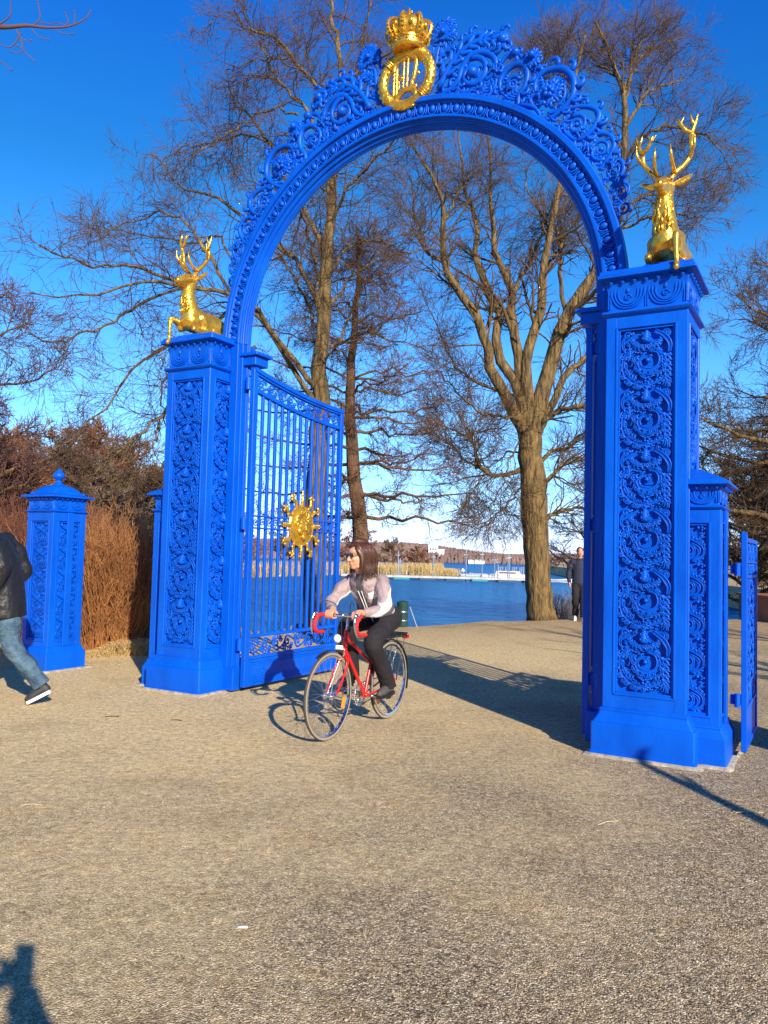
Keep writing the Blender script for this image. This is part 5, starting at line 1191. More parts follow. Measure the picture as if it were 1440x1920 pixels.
boat(1046, 96, 3.4, 'small low white boat just right of the big tree trunk', False, hh=.35)
# buoys
for i, (px, y) in enumerate([(868, 150), (1062, 160)]):
    m = MB(); m.lathe([(.02, -.2), (.3, -.1), (.34, .1), (.22, .4), (.05, .55)], n=12); o = m.build('buoy', BOATW, None, angle=40); o.location = (pixpt(px, 1068, y)[0], y, WZ); tag(o, ['white buoy afloat left of the big tree', 'white buoy afloat right of the big tree'][i], 'buoy')
# green bin by the water with a prop leaning on it
GREEN = mat('green_metal', (.015, .055, .045), rough=.45, var=.3, scale=6)
b0 = pixpt(754, 1172, 16.5); bin_ = empty('litter_bin', (b0[0], 16.5, 0)); tag(bin_, 'dark green round litter bin at the water edge behind the cyclist', 'bin')
m = MB(); m.lathe([(.10, .0), (.11, .03), (.115, .05), (.115, .44), (.12, .455), (.12, .48), (.10, .49)], n=24); m.build('body', GREEN, bin_, angle=35)
m = MB(); m.lathe([(.125, .485), (.125, .505), (.09, .53), (.03, .545), (.005, .55)], n=24); m.build('lid', GREEN, bin_, angle=35)
for z in (.12, .30): m = MB(); m.lathe([(.118, z), (.121, z + .005), (.121, z + .02), (.118, z + .025)], n=24); m.build('band', METAL, bin_, angle=35)
m = MB(); m.tube([(0, 0, 0), (-.16, 0, .42)], .008, n=6, cap=True); o = m.build('prop_stick', WOODJ, None); o.location = (b0[0] + .31, 16.42, 0); tag(o, 'thin pale stick leaning against the green litter bin', 'stick')
# low brown shed corner beyond the small gate leaf
m = MB(); m.box((0, 0, 0), (3.5, 2, .62)); sh = empty('wooden_box', (9.9, 20.0, 0)); tag(sh, 'low orange-brown wooden box far off at the right edge', 'box')
BRN = mat('orange_wood', (.32, .11, .04), rough=.8, var=.2, scale=3); m.build('body', BRN, sh); m = MB(); m.box((-.06, -.06, .621), (3.56, 2.06, .68)); m.build('lid', BRN, sh)
# stray twigs, straws and a paper scrap on the gravel
STRAW = mat('straw', (.60, .45, .25), rough=.8)
for i, (px, py, l, a, lab) in enumerate([(1140, 1545, .16, .5, 'pale straw lying on the gravel in front of the nearest pillar'), (1405, 1526, .17, 0.05, 'pale straw lying across the thin shadow at the right edge'), (455, 1740, .05, 0, ''), (60, 1512, .12, .1, 'pale straw lying on the gravel at far left'), (210, 1345, .12, .1, 'dark thin twig on the gravel before the farther pillar'), (330, 1352, .10, -.1, 'dark thin twig on the gravel right of another twig')]):
    p = pixpt(px, py, 5); d = p - [0, 0, CZ]; p = np.array([0, 0, CZ]) + d * (CZ / -d[2])
    if lab:
        m = MB(); m.tube(spline([(-l / 2, 0, .006), (0, .01, .009), (l / 2, 0, .006)], 7), .0022 if i < 4 else .003, n=5); o = m.build('straw' if i < 4 else 'twig', STRAW if i < 4 else TWIG, None); tag(o, lab, 'straw' if i < 4 else 'twig')
    else:
        m = MB(); m.box((-.02, -.008, 0), (.02, .008, .006), .002); o = m.build('paper_scrap', WHITE, None); tag(o, 'small pale scrap on the gravel at lower left of centre', 'litter')
    o.location = p + np.array([0, 0, .001]); o.rotation_euler = (0, 0, a)

# loose stones lying on the packed gravel, thicker along the edges of the footings
rng = np.random.default_rng(78); n1 = 9000
py_ = 1.7 + 7.5 * rng.random(n1) ** 1.4; px_ = rng.uniform(-.62, .62, n1) * py_; P = np.c_[px_, py_]
for (u, v, h) in ((0, 0, .44), (D, 0, .44), (D + .29, .03, .34), (-2.33, -.055, .34)):
    t = rng.random(260) * 8 - 4; k = np.floor((t + 4) / 2).astype(int) % 4; q_ = (t % 2) - 1; o = h + np.abs(rng.normal(size=260)) * .03
    L = np.array([[(a, -b), (b, a), (-a, b), (-b, -a)][c] for a, b, c in zip(q_ * h, o, k)]); P = np.vstack([P, [G(u + a, v + b)[:2] for a, b in L]])
n = len(P); base = MB(); base.ell((0, 0, 0), 1, n=6, m=4); BV = base.v[0]; BQ = base.q[0]; BT = base.t[0]; k = len(BV)
sz = rng.uniform(.0018, .0042, n) * np.where(rng.random(n) < .04, 1.8, 1); sc = np.stack([sz * rng.uniform(.8, 1.5, n), sz * rng.uniform(.7, 1.1, n), sz * rng.uniform(.5, .8, n)], 1); an = rng.random(n) * 6.28
V = BV[None] * sc[:, None] * (1 + rng.normal(size=(n, k, 1)) * .12); c_, s_ = np.cos(an)[:, None], np.sin(an)[:, None]
V = np.stack([V[..., 0] * c_ - V[..., 1] * s_ + P[:, :1], V[..., 0] * s_ + V[..., 1] * c_ + P[:, 1:2], V[..., 2] + sc[:, 2:3] * .6], -1)
m = MB(); off = (np.arange(n) * k)[:, None, None]; m.add(V.reshape(-1, 3), (BQ[None] + off).reshape(-1, 4), (BT[None] + off).reshape(-1, 3))
PEB = mat('loose_stone', (.16, .12, .08), rough=.9, c2=(.62, .50, .34), scale=60); tag(m.build('loose_gravel', PEB, None, smooth=False), 'loose little stones scattered over the packed gravel', 'gravel', kind='stuff')
# woods behind the camera, never in view: added to cut low sky light on the gate
rng = np.random.default_rng(80); n = 5200; x = rng.uniform(-90, 90, n); y = -32 - 26 * rng.random(n); hh = rng.uniform(6, 12.5, n)
P = np.zeros((n, 4, 3)); P[:, :, 0] = x[:, None]; P[:, :, 1] = y[:, None]; P[:, :, 2] = hh[:, None] * np.array([-.02, .4, .8, 1.0]); P[:, 1:, :2] += rng.normal(size=(n, 3, 2)) * .5
m = MB(); m.tubes(P, rng.uniform(.5, 1.2, n)[:, None] * np.array([.5, 1, .7, .08]), n=4); tag(m.build('sky_block_wood', BROWNW, None, angle=None), 'added unseen brown wood behind the camera, blocking low sky light', 'woods', kind='stuff')
# leaning young tree beside the camera, its trunk shadow falls across the lower right corner
lt = empty('leaning_tree', (3.35, -.55, 0)); tag(lt, 'young leaning tree just right of the camera, its shadow crossing the lower right corner', 'tree')
m = MB(); P = spline([(0, 0, 0), (.32, .62, 1.15), (.56, 1.08, 1.95), (.65, 1.28, 2.35), (.71, 1.40, 2.6)], 20); m.tubes(P[None], np.linspace(.075, .03, 20)[None], n=10, cap=True); m.build('trunk', BARK, lt, angle=None)
m = MB(); m.tube(spline([P[12], P[12] + [.10, .0, .12], P[12] + [.16, .10, .2]], 8), [.035, .03, .03, .03, .028, .025, .02, .01], n=6); m.build('limbs', BARK, lt, angle=None)

# ------------------------------------------------------------ people
SKIN = mat('skin', (.62, .30, .18), rough=.5, var=.08, scale=20); SKIN.node_tree.nodes['Principled BSDF'].inputs['Subsurface Weight'].default_value = .08; SKIN.node_tree.nodes['Principled BSDF'].inputs['Subsurface Radius'].default_value = (.012, .005, .003)
HAIR = mat('brown_hair', (.036, .012, .006), rough=.42, c2=(.10, .034, .016), scale=30, stretch=(1, 1, .15))
HAIRD = mat('dark_hair', (.02, .014, .01), rough=.5)
BLACK = mat('black_cloth', (.012, .009, .013), rough=.85, bump=.9, bscale=9, bdist=.04)
NAVY = mat('navy_cloth', (.016, .020, .045), rough=.8, bump=.5, bscale=14, bdist=.02)
JKT = mat('pale_jacket', (.34, .25, .255), rough=.6, var=.06, bump=1, bscale=9, bdist=.05); JKG = mat('grey_panel', (.10, .085, .095), rough=.65, bump=.6, bscale=13, bdist=.02); JKW = mat('white_panel', (.85, .84, .84), rough=.6)
GLS = mat('dark_lens', (.02, .012, .012), rough=.08, coat=.5); SHOE = mat('grey_shoe', (.07, .06, .06), rough=.7); SOLE = mat('pale_sole', (.75, .70, .62), rough=.7); WSHOE = mat('white_shoe', (.85, .84, .82), rough=.6); ORANGE = mat('orange_rubber', (.8, .14, .03), rough=.6)
LIP = mat('lips', (.5, .13, .11), rough=.45)
def rotz(a): c, s = math.cos(a), math.sin(a); return np.array([[c, -s, 0], [s, c, 0], [0, 0, 1.]])
def roty(a): c, s = math.cos(a), math.sin(a); return np.array([[c, 0, s], [0, 1, 0], [-s, 0, c]])
def head_mb(m, c, R, k=1.0):
    def T(p): return np.array(c) + R @ (np.array(p, float) * k)
    def E_(p, r, n=16): m.ell(T(p), np.array(r) * k, R, n=n, m=n * 2 // 3)
    E_((-.018, 0, .030), (.094, .074, .092), 24); E_((.018, 0, -.025), (.070, .062, .092), 20); E_((.045, 0, -.088), (.036, .034, .026))
    E_((.055, 0, .045), (.034, .055, .030)); E_((.058, .030, -.022), (.026, .024, .024)); E_((.058, -.030, -.022), (.026, .024, .024))
    limb(m, [T((.080, 0, .018)), T((.094, 0, -.006)), T((.104, 0, -.026))], [.009 * k, .011 * k, .014 * k], n=10)
    for s in (-1, 1): E_((.090, s * .012, -.030), (.010, .008, .008)); E_((-.005, s * .074, -.012), (.020, .009, .030)); limb(m, [T((-.02, s * .045, -.06)), T((.03, s * .036, -.085))], [.02 * k, .018 * k], n=10)
    E_((.080, 0, -.055), (.014, .024, .008)); E_((.078, 0, -.067), (.013, .020, .008))
def face_parts(body, c, R, k=1.0, glasses=True, brow=HAIRD):
    def T(p): return np.array(c) + R @ (np.array(p, float) * k)
    m = MB(); m.ell(T((.0855, 0, -.0565)), np.array((.010, .022, .0035)) * k, R, n=10, m=6); m.ell(T((.0845, 0, -.066)), np.array((.010, .018, .0045)) * k, R, n=10, m=6); m.build('lips', LIP, body, angle=None)
    if glasses:
        m = MB()
        for s in (-1, 1):
            m.ell(T((.088, s * .034, .012)), np.array((.008, .032, .021)) * k, R, n=16, m=8)
            m.tube([T((.085, s * .060, .018)), T((.05, s * .074, .016)), (T((-.01, s * .080, .006)))], .0035 * k, n=5)
        m.tube([T((.094, -.012, .017)), T((.098, 0, .019)), T((.094, .012, .017))], .003 * k, n=5)
        m.build('sunglasses', GLS, body, angle=None)
    else:
        for s in (-1, 1):
            m = MB(); m.ell(T((.079, s * .031, .010)), np.array((.010, .013, .008)) * k, R, n=10, m=6); m.build('eye', WSHOE, body, angle=None)
            m = MB(); m.ell(T((.0865, s * .031, .010)), np.array((.004, .006, .006)) * k, R, n=8, m=5); m.tube([T((.086, s * .018, .028)), T((.087, s * .033, .032)), T((.078, s * .048, .027))], .003 * k, n=5); m.build('iris_and_brow', brow, body, angle=None)
def wr(P, R, f=9, amp=.07, seed=0):   # gathered sleeve radius
    n = len(P); t = np.linspace(0, 1, n); return R * (1 + amp * np.sin(t * f * 2 * PI + seed) * np.sin(t * PI) + amp * .5 * np.sin(t * f * 4.3 + seed * 2))
def sleeve(m, pts, rad, f=5, amp=.08, n=14, res=36, seed=0):
    P = spline(pts, res); R = np.interp(np.linspace(0, 1, res), np.linspace(0, 1, len(rad)), rad); R = wr(P, R, f, amp, seed)
    m.tube(P, R, n=n, cap=True); m.ell(P[0], R[0] * .99, n=n); 
def hand_relaxed(m, w, d, palmn, k=1.0, side=1):
    """palm, four fingers of different length, thumb from the side; d = pointing direction, palmn = palm normal"""
    d = unit(np.array(d, float)); pn = np.array(palmn, float); pn = unit(pn - (pn @ d) * d); x = np.cross(d, pn)
    w = np.array(w, float); limb(m, [w, w + d * .045 * k, w + d * .08 * k], [.024 * k, .030 * k, .028 * k], n=10)
    for i, (o, L) in enumerate([(-.027, .068), (-.009, .078), (.009, .073), (.026, .058)]):
        b = w + d * .082 * k + x * o * k
        limb(m, [b - d * .02 * k, b + d * L * .45 * k + pn * .008 * k, b + d * L * .8 * k + pn * .025 * k, b + d * L * .95 * k + pn * .042 * k], [.0105 * k, .009 * k, .0085 * k, .007 * k], n=8)
    b = w + d * .02 * k + x * side * .026 * k; limb(m, [b, b + d * .03 * k + x * side * .022 * k + pn * .012 * k, b + d * .065 * k + x * side * .022 * k + pn * .024 * k], [.014 * k, .011 * k, .008 * k], n=8)
def shoe(parent, heel, toe, mt=SHOE, sole=SOLE, k=1.0, up=(0, 0, 1), extra=None):
    h = np.array(heel, float); t = np.array(toe, float); d = unit(t - h); L = np.linalg.norm(t - h); up = unit(np.array(up, float) - (np.array(up) @ d) * d); s = np.cross(up, d)
    m = MB(); f = lambda a, b, c: h + d * a * L + s * b + up * c
    limb(m, [f(.08, 0, .035 * k), f(.35, 0, .045 * k), f(.7, 0, .035 * k), f(.93, 0, .028 * k)], [.036 * k, .038 * k, .040 * k, .028 * k], n=14)
    limb(m, [f(.12, 0, .04 * k), f(.14, 0, .085 * k)], [.036 * k, .036 * k], n=12); limb(m, [f(.2, 0, .06 * k), f(.5, 0, .058 * k)], [.036 * k, .032 * k], n=12)
    o = organic(m, 'shoe', mt, parent, voxel=.008, smooth=3)
    m = MB(); n = 15; out = []
    for i in range(n):
        a = i / (n - 1); w = .034 + .012 * math.sin(PI * min(1, a * 1.25)) - .012 * max(0, (a - .82) / .18) ** 2; out.append((a, w * k))
    ring = [(a, w) for a, w in out] + [(a, -w) for a, w in out[::-1]]; N = len(ring)
    V = [f(-.02 + a * 1.04, b, z) for z in (-.012 * k, .016 * k) for a, b in ring]
    m.add(V, [(i, (i + 1) % N, (i + 1) % N + N, i + N) for i in range(N)], None, [list(range(N - 1, -1, -1)), list(range(N, 2 * N))]); m.build('sole', sole, o, angle=40)
    m = MB()
    for i in range(5): a = .34 + i * .07; m.tube([f(a, -.026, .078 * k - i * .004), f(a + .02, 0, .094 * k - i * .005), f(a, .026, .078 * k - i * .004)], .0035, n=5)
    m.build('laces', extra or sole, o, angle=None)
    return o

# ---- the bicycle
HB = -2.06208; BX, BY = .08368, 7.32778; WR = .349; WB = 1.04
bike = empty('bicycle', (BX, BY, 0), HB); tag(bike, 'red road bicycle with red-taped drop bars ridden through the gate', 'bicycle')
RED = mat('red_enamel', (.62, .012, .010), rough=.25, coat=.6); REDT = mat('red_tape', (.60, .015, .015), rough=.7, bump=.5, bscale=60, bdist=.004); RUB = mat('tyre_rubber', (.06, .055, .05), rough=.85); TAN = mat('tyre_wall', (.30, .25, .19), rough=.85); CHR = mat('chrome', (.82, .82, .84), rough=.18, metal=1); BLK = mat('black_plastic', (.015, .015, .016), rough=.45); CHN = mat('oiled_steel', (.12, .11, .10), rough=.4, metal=1); AMB = mat('amber_reflector', (.9, .30, .01), rough=.25, coat=.5); CLR = mat('lamp_glass', (.85, .87, .9), rough=.06, spec=.8); REDR = mat('red_reflector', (.6, .01, .01), rough=.2)
def T3(m, P, r, n=10, **k): P = np.array(P, float); m.tube(P if len(P) > 3 else spline(P, 2 if len(P) == 2 else 10), r, n=n, cap=True, **k)
m = MB(); BB = (.445, 0, .275)
T3(m, [(.810, 0, .655), (.785, 0, .845)], .019); T3(m, [(.792, 0, .80), (.385, 0, .56)], .0145); T3(m, [(.800, 0, .70), (.455, 0, .285)], .016)   # head, upper, lower tubes
T3(m, [BB, (.262, 0, .80)], .0145)
for s in (-1, 1):
    T3(m, [(.43, s * .03, .275), (.25, s * .045, .30), (.0, s * .062, .349)], .009); T3(m, [(.385, s * .012, .56), (.20, s * .04, .45), (.0, s * .062, .352)], .007)
    T3(m, [(.275, s * .014, .76), (.12, s * .045, .53), (.0, s * .062, .355)], .0075)
m.ell(BB, (.024, .035, .024), n=12, m=8); m.lathe([(.021, .0), (.023, .004), (.023, .014), (.021, .018)], c=(.810, 0, .652), n=14)
m.build('frame', RED, bike, angle=40)
fork = MB()
T3(fork, [(.785, 0, .86), (.82, 0, .625)], .014); 
for s in (-1, 1): fork.tube(spline([(.818, s * .018, .64), (.832, s * .048, .60), (.915, s * .052, .47), (.985, s * .052, .385), (WB, s * .052, .349)], 20), np.linspace(.0125, .008, 20), n=10, cap=True)
fork.build('fork', RED, bike, angle=None)
m = MB()
for s in (-1, 1): T3(m, [(WB - .02, s * .052, .37), (WB + .004, s * .052, .345)], .0105)
T3(m, [(.777, 0, .86), (.76, 0, .975)], .0125); T3(m, [(.76, 0, .972), (.80, 0, .985), (.835, 0, .98)], .013); m.ell((.762, 0, .975), .018, n=10, m=7); m.build('stem', CHR, bike, angle=40)
# bars
top = [(.835, 0, .98), (.835, .10, .98), (.84, .155, .98), (.865, .182, .982), (.915, .195, .978), (.955, .198, .945), (.968, .20, .90), (.950, .202, .858), (.905, .205, .838), (.85, .206, .835), (.82, .206, .835)]
m = MB()
for s in (-1, 1): m.tube(spline([(a, b * s, c) for a, b, c in top], 50), .0125, n=10, cap=True)
bars = m.build('handlebar', CHR, bike, angle=None)
for s in (-1, 1):
    P = spline([(a, b * s, c) for a, b, c in top], 60)[8:]; m = MB(); R = .0165 + .0012 * np.sin(np.arange(len(P)) * 1.6); m.tube(P, R, n=12, cap=True); m.build('bar_tape', REDT, bars, angle=None)
    m = MB(); b = s * .198; m.tube(spline([(.94, b, .985), (.975, b, 1.0), (.99, b, .985)], 8), [.016, .017, .016, .015, .014, .014, .013, .01], n=8, cap=True)
    m.tube(spline([(.985, b, .995), (1.005, b + s * .004, .95), (1.002, b + s * .01, .89), (.985, b + s * .014, .845), (.97, b + s * .016, .83)], 16), np.linspace(.009, .006, 16), n=8, cap=True, n0=(0, 1, 0), flat=1.2); m.build('brake_lever', CHR, bars, angle=None)
    m = MB(); m.tube(spline([(.985, b, 1.0), (.97, s * .17, 1.075), (.90, s * .12, 1.10), (.84, s * .06, 1.05), (.825, s * .03, .95), (.83, s * .02, .80), (.84, 0, .70)] if s < 0 else [(.985, b, 1.0), (.97, s * .17, 1.08), (.90, s * .11, 1.105), (.82, s * .05, 1.05), (.79, s * .03, .93), (.74, .02, .77), (.6, .02, .68)], 30), .0032, n=6); m.build('cable', BLK, bars, angle=None)
# wheels
def wheel(cx, reflect):
    root = MB(); a = np.linspace(0, 2 * PI, 97)[:-1]
    ring = lambda R: np.stack([R * np.cos(a), np.zeros(96), R * np.sin(a)], -1)
    m = MB(); m.tubes(ring(WR - .014)[None], np.full((1, 96), .0142), n=12, closed=True)
    o = m.build('wheel', TAN, bike, angle=None, loc=(cx, 0, .349))
    m = MB(); V = []; K = 5
    for t in a:
        for b in np.linspace(-.9, .9, K): R = WR - .014 + .0152 * math.cos(b); V.append((R * math.cos(t), .0152 * math.sin(b), R * math.sin(t)))
    m.add(V, [(i * K + j, i * K + j + 1, ((i + 1) % 96) * K + j + 1, ((i + 1) % 96) * K + j) for i in range(96) for j in range(K - 1)]); m.build('tread', RUB, o, angle=None)
    m = MB(); prof = [(-.011, WR - .030), (-.012, WR - .024), (.012, WR - .024), (.011, WR - .030), (.008, WR - .041), (-.008, WR - .041)]; V = [(r * math.cos(t), y, r * math.sin(t)) for t in a for y, r in prof]; K = 6
    m.add(V, [(i * K + j, ((i + 1) % 96) * K + j, ((i + 1) % 96) * K + (j + 1) % K, i * K + (j + 1) % K) for i in range(96) for j in range(K)]); m.build('rim', CHR, o, angle=30)
    m = MB()
    for i in range(36):
        t = i * 2 * PI / 36; s = 1 if i % 2 else -1; off = (1 if i % 4 < 2 else -1) * 1.15; h0 = t + off * .9
        m.tube([(.022 * math.cos(h0), s * .03, .022 * math.sin(h0)), ((WR - .038) * math.cos(t), s * .002, (WR - .038) * math.sin(t))], .0013, n=4)
    m.build('spokes', CHR, o, angle=None)
    m = MB(); Ay = np.array([[1, 0, 0], [0, 0, 1], [0, -1, 0]]); m.lathe([(.026, -.033), (.027, -.029), (.014, -.026), (.013, .026), (.027, .029), (.026, .033), (.008, .034), (.008, .062)], n=16, axis=Ay); m.lathe([(.008, -.062), (.008, -.034)], n=12, axis=Ay); m.build('hub', CHR, o, angle=40)
    m = MB(); t0 = reflect; P = [(.20, 0, 0)]; e = np.array([math.cos(t0), 0, math.sin(t0)]); t1 = np.array([-e[2], 0, e[0]]); c = e * .255
    V = [c + e * x * .018 + t1 * y * .052 + np.array([0, z * .007, 0]) for z in (-1, 1) for x, y in ((-1, -.8), (-.6, -1), (.6, -1), (1, -.8), (1, .8), (.6, 1), (-.6, 1), (-1, .8))]
    m.add(V, [(i, (i + 1) % 8, (i + 1) % 8 + 8, i + 8) for i in range(8)], None, [list(range(7, -1, -1)), list(range(8, 16))]); m.build('spoke_reflector', AMB, o, angle=30)
    return o
wheel(WB, math.radians(200)); wheel(0, math.radians(-35))
# mudguards
for cx, a0, a1 in ((WB, 25, 140), (0, 15, 195)):
    m = MB(); aa = np.radians(np.linspace(a0, a1, 40)) if cx else np.radians(np.linspace(0, 200, 40)); V = []
    if cx: aa = np.radians(np.linspace(60, 175, 40))
    for t in aa:
        for b in np.linspace(-1.1, 1.1, 6): R = WR + .012 + .008 * math.cos(b); V.append((cx + R * math.cos(t), .024 * math.sin(b), .349 + R * math.sin(t)))
    m.add(V, [(i * 6 + j, i * 6 + j + 1, i * 6 + 7 + j, i * 6 + 6 + j) for i in range(39) for j in range(5)]); o = m.build('mudguard', BLK, bike, angle=None); so_ = o.modifiers.new('t', 'SOLIDIFY'); so_.thickness = .002
    m = MB(); te = aa[-1 if cx else 34] ; p = (cx + (WR + .015) * math.cos(te), .349 + (WR + .015) * math.sin(te))
    for s in (-1, 1): m.tube([(cx, s * .06, .349), (p[0], s * .024, p[1])], .0022, n=5)
    m.build('stay', CHR, bike)
# rack, saddle, lamps
m = MB()
for s in (-1, 1):
    m.tube(spline([(.17, s * .03, .735), (.05, s * .055, .74), (-.22, s * .055, .735), (-.30, s * .04, .73)], 14), .0048, n=6); m.tube([(-.02, s * .066, .35), (-.04, s * .055, .735)], .004, n=6); m.tube([(-.02, s * .066, .35), (-.20, s * .055, .735)], .004, n=6)
for x in (.08, -.03, -.14, -.25): m.tube([(x, -.055, .738), (x, .055, .738)], .004, n=6)
m.box((-.26, -.05, .743), (.10, .05, .755), .003); rk = m.build('rack', BLK, bike, angle=None)
m = MB(); 
for k in range(3): m.tube(spline([(.12, -.03 + k * .03, .76), (-.08, -.034 + k * .032, .775), (-.30, -.03 + k * .03, .755)], 12), .007, n=6)
m.build('elastic_strap', BLK, rk, angle=None)
m = MB(); m.stack([(.02, .03, .70), (.02, .035, .74)], (-.325, 0), .008); m.build('tail_lamp', REDR, rk, angle=30)
m = MB(); limb(m, [(.13, 0, .875), (.22, 0, .875), (.38, 0, .868)], [.045, .03, .018], n=12); m.ell((.13, 0, .865), (.07, .075, .028), n=16, m=10); organic(m, 'saddle', BLK, bike, voxel=.008, smooth=4)
m = MB(); T3(m, [(.262, 0, .80), (.243, 0, .85)], .012); m.build('seat_post', CHR, bike)
Ax = np.array([[0, 0, 1.], [0, 1, 0], [-1, 0, 0]])
m = MB(); m.lathe([(.010, -.055), (.024, -.04), (.035, -.010), (.037, .010), (.035, .014)], c=(.915, 0, .80), n=24, axis=Ax); m.tube([(.80, 0, .79), (.86, 0, .79)], .006, n=6); hl = m.build('head_lamp', CHR, bike, angle=30)
m = MB(); m.lathe([(.034, .0145), (.030, .024), (.018, .030), (.004, .033)], c=(.915, 0, .80), n=24, axis=Ax); m.build('lens', CLR, hl, angle=None)
m = MB(); m.box((.885, -.034, .705), (.905, .034, .742), .006); m.tube([(.82, 0, .70), (.89, 0, .725)], .005, n=6); m.build('front_reflector', WSHOE, bike, angle=30)
m = MB()
for s in (-1, 1): m.tube(spline([(.87, 0, .70), (.885, s * .04, .715), (.875, s * .034, .66), (.88, s * .024, .655)], 10), .007, n=6, cap=True)
m.build('front_brake', CHR, bike, angle=None)
# chainset on the right side, pedals
Ay = np.array([[1, 0, 0], [0, 0, 1], [0, -1, 0]])
def rod(m, a, b, r, n=8): m.tube([a, b], r, n=n, cap=True)
m = MB(); a = np.linspace(0, 2 * PI, 65)[:-1]
for R, r in ((.095, .004), (.078, .003)): m.tubes(np.stack([BB[0] + R * np.cos(a), np.full(64, -.048), BB[2] + R * np.sin(a)], -1)[None], np.full((1, 64), r), n=6, closed=True)
for k in range(5): t = k * 1.2566 + .3; rod(m, (BB[0], -.048, BB[2]), (BB[0] + .09 * math.cos(t), -.048, BB[2] + .09 * math.sin(t)), .007)
for k in range(48): t = k * 2 * PI / 48; m.ell((BB[0] + .099 * math.cos(t), -.048, BB[2] + .099 * math.sin(t)), .0045, n=5, m=3)
m.build('chainring', CHR, bike, angle=None)
for s, e in ((1, (.29, .245)), (-1, (.60, .305))):
    m = MB(); m.tube([(BB[0], s * .062, BB[2]), (e[0], s * .075, e[1])], [.012, .009], n=8, cap=True); c = m.build('crank', CHR, bike, angle=None)
    m = MB(); m.box((e[0] - .04, s * .12 - .042, e[1] - .010), (e[0] + .04, s * .12 + .042, e[1] + .010), .004); rod(m, (e[0], s * .07, e[1]), (e[0], s * .165, e[1]), .005); m.build('pedal', BLK, c, angle=30)
    m = MB(); m.box((e[0] + .0405, s * .12 - .03, e[1] - .007), (e[0] + .045, s * .12 + .03, e[1] + .007)); m.build('pedal_reflector', AMB, c)
m = MB(); L_ = [(0, -.048, .349 + .032), (BB[0], -.048, BB[2] + .096)]; L2 = [(0, -.048, .349 - .03), (.05, -.048, .235), (BB[0], -.048, BB[2] - .096)]
m.tube([L_[0], L_[1]], .0045, n=5); m.tube(spline(L2, 10), .0045, n=5)
for R in (.045, .036, .028): m.tubes(np.stack([R * np.cos(a), np.full(64, -.048 - (.045 - R)), .349 + R * np.sin(a)], -1)[None], np.full((1, 64), .003), n=5, closed=True)
rod(m, (0, -.055, .349), (.03, -.055, .27), .008); rod(m, (.03, -.05, .27), (.05, -.05, .235), .012); m.build('chain_and_gears', CHN, bike, angle=None)

